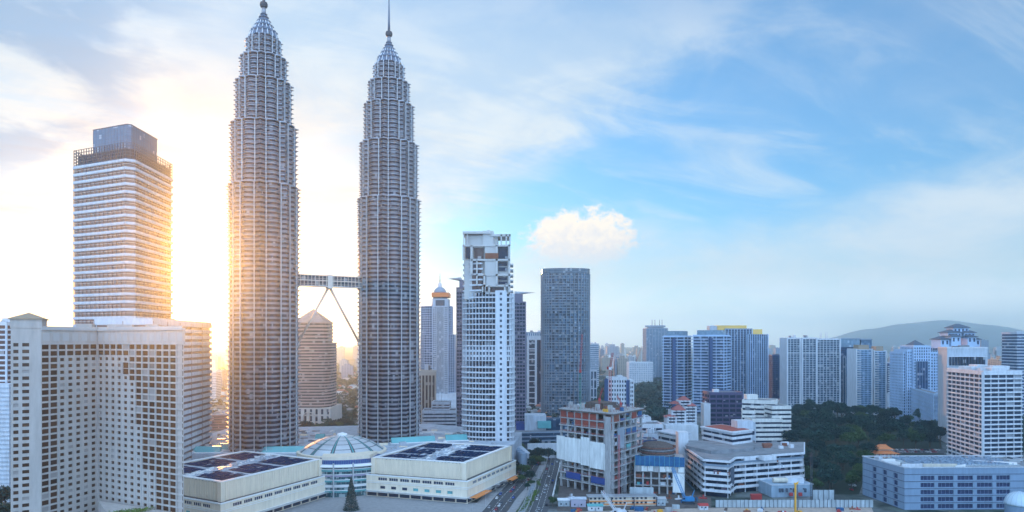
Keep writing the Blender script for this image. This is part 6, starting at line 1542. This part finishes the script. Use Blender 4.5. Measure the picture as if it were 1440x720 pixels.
r = thing('flyover_ramp', 'concrete ramp wall between the two carriageways', 'ramp', (X(752, 490), 490, 0))
RP = [p for p in RB_ if p[1] < 560]
part('deck', kerb(RP, 12.0, 8.4, 1.6), 'wall_grey', r); part('parapet', kerb(RP, 12.3, 12.0, 2.6), 'concrete', r); part('parapet', kerb(RP, 8.4, 8.1, 2.6), 'concrete', r)
struct('plaza', MB().add([(-300, 380, .03), (-30, 380, .03), (-20, 500, .03), (-100, 540, .03), (-200, 540, .03), (-300, 500, .03)], [(0, 1, 2, 3, 4, 5)]), 'paving')
def columns_block():
    P = plan2((721, 640), (741, 628), 20); P = [(X(724, 650), 650), (X(736, 612), 612), (X(744, 618), 618), (X(733, 660), 660)]
    r = thing('fluted_block', 'grey block of tall round bays at the end of the mall', 'building', (*centre(P), 0))
    part('body', MB().prism(P, 0, 17), 'wall_pale', r)
    for k in range(5):
        t = k/4; x, y = P[0][0]+(P[1][0]-P[0][0])*t, P[0][1]+(P[1][1]-P[0][1])*t; part('round_bay', MB().lathe(x, y, [(3.4, 0), (3.4, 18.5)], 18), 'blue_grey', r, smooth=False)
    part('roof', MB().prism(off(P, .8), 17, 17.8), 'wall_pale', r)
columns_block()
PAINT = {'white': (.75, .75, .75), 'silver': (.42, .44, .46), 'black': (.02, .02, .025), 'red': (.42, .03, .03), 'blue': (.03, .09, .38), 'grey': (.14, .15, .17)}
def car_proto(colname, c):
    m_ = mat('car_'+colname, c, .25, .1, var=.03, spec=.6); r = thing('car', f'{colname} car', 'car')
    def prof(P, w0, w1=None):
        w1 = w1 or w0; n = len(P); V = [(x, -w0 if z < 1.0 else -w1, z) for x, z in P]+[(x, w0 if z < 1.0 else w1, z) for x, z in P]
        return MB().add(V, [tuple(range(n)), tuple(range(2*n-1, n-1, -1))]+[(i, n+i, n+(i+1) % n, (i+1) % n) for i in range(n)])
    part('body', prof([(-2.2, .35), (2.15, .35), (2.2, .75), (1.2, .95), (.62, 1.0), (-1.6, 1.0), (-2.15, .95)], .88), m_, r)
    part('windows', prof([(1.1, .97), (.35, 1.40), (-1.2, 1.42), (-1.9, .98)], .84, .70), 'glass_dark', r)
    part('roof', prof([(.40, 1.39), (.30, 1.47), (-1.15, 1.48), (-1.28, 1.41)], .70, .66), m_, r)
    for x in (-1.4, 1.4):
        for s in (-1, 1): part('wheel', MB().tube((x, s*.72, .33), (x, s*.92, .33), .33, n=10), 'metal_dark', r)
    for s in (-.6, .6): part('headlight', MB().box(2.14, 2.22, s-.18, s+.18, .58, .74), 'paint_white', r)
    KIDS[r.name] = [(c_, []) for c_ in r.children]; return r
CARS = {k: car_proto(k, v) for k, v in PAINT.items()}; CU = {}
def car(x, y, ang, c, label, group):
    r = CARS[c]
    if c not in CU: CU[c] = 1; r.location = (x, y, .11); r.rotation_euler = (0, 0, ang); r['label'] = label; r['group'] = group
    else: copy_tree(r, (x, y, .11), ang, label, group)
def traffic():
    rnd = random.Random(14); cnt = {}
    for path, lanes, name, n in ((RA, (7, 1, -5), 'road beside the mall', 40), (RB_, (4, 0, -4.2), 'road beside the barrier wall', 22)):
        spots = []
        for k in range(n):
            i = 3+(len(path)-8)*k/n+rnd.uniform(0, .6); j = int(i); t = i-j; a, b = path[j], path[j+1]; ang = atan2(b[1]-a[1], b[0]-a[0]); w = rnd.choice(lanes)
            spots.append((a[0]+(b[0]-a[0])*t-sin(ang)*w, a[1]+(b[1]-a[1])*t+cos(ang)*w, ang))
        for x, y, ang in sorted(spots, key=lambda s: s[1]):
            c = rnd.choice(['white', 'white', 'silver', 'black', 'red', 'blue', 'grey', 'silver']); q = cnt.get((name, c), 0); cnt[(name, c)] = q+1
            car(x, y, ang+(pi if path is RA else 0), c, f'{ORD[q]} {c} car from the near end of the {name}', 'cars on the roads beside the mall')
    for row, (Y, a, b, z) in enumerate(((728, 1232, 1322, 0), (742, 1226, 1326, 0), (535, 1150, 1160, 0), (560, 1196, 1208, 0), (545, 1197, 1207, 0))):
        n = int((b-a)/960*Y/3.0); q = 0
        nm = ('front row of the park car park', 'rear row of the park car park', 'short row behind the grey hoarding', 'rear row beside the grey office', 'front row beside the grey office')[row]
        for k in range(n):
            if rnd.random() < .22: continue
            x = X(a, Y)+k*3.0; q += 1; c = rnd.choice(['white', 'white', 'silver', 'silver', 'black', 'red', 'grey'])
            car(x, Y+rnd.uniform(-.4, .4), pi/2+(pi if rnd.random() < .5 else 0), c, f'{c} parked car, {ORD[q-1]} from the left in the {nm}', 'cars parked by the park')
    struct('car_park', MB().add([(X(1224, 722), 722, .075), (X(1328, 722), 722, .075), (X(1328, 750), 750, .075), (X(1222, 750), 750, .075)], [(0, 1, 2, 3)]), 'asphalt')
traffic()
def lamps():
    k = 0
    for path, w, nm in ((RA, 11, 'mall pavement'), (RB_, 7.4, 'central strip')):
        q = 0
        for i in range(5, len(path)-6, 4):
            a, b = path[i], path[i+1]; ang = atan2(b[1]-a[1], b[0]-a[0]); x, y = a[0]-sin(ang)*w, a[1]+cos(ang)*w
            r = thing('street_lamp', f'grey street lamp, {ORD[q]} from the near end of the {nm}', 'street lamp', (x, y, 0), 'street lamps along the roads'); q += 1
            part('pole', MB().tube((x, y, 0), (x, y, 9.5), .13, .08), 'metal_light', r); dx, dy = sin(ang)*2.4, -cos(ang)*2.4
            part('arm', MB().tube((x, y, 9.4), (x+dx, y+dy, 10.0), .07), 'metal_light', r); part('lamp_head', MB().obox(x+dx*1.15, y+dy*1.15, .5, .18, 9.9, 10.1, ang+pi/2), 'metal_light', r)
lamps()
# ------------------------------------------------------------------ the air
def haze():
    m = bpy.data.materials.new('haze_air'); m.use_nodes = True; nt = m.node_tree; nt.nodes.clear()
    pv = nt.nodes.new('ShaderNodeVolumePrincipled'); pv.inputs['Color'].default_value = (*HAZE_COLOR, 1)
    pv.inputs['Density'].default_value = HAZE_DENSITY; pv.inputs['Anisotropy'].default_value = HAZE_G
    ou = nt.nodes.new('ShaderNodeOutputMaterial'); nt.links.new(pv.outputs[0], ou.inputs['Volume'])
    o = part('haze', MB().box(-12500, 12500, -900, 11500, -1, 500), m); o['kind'] = 'stuff'
haze()
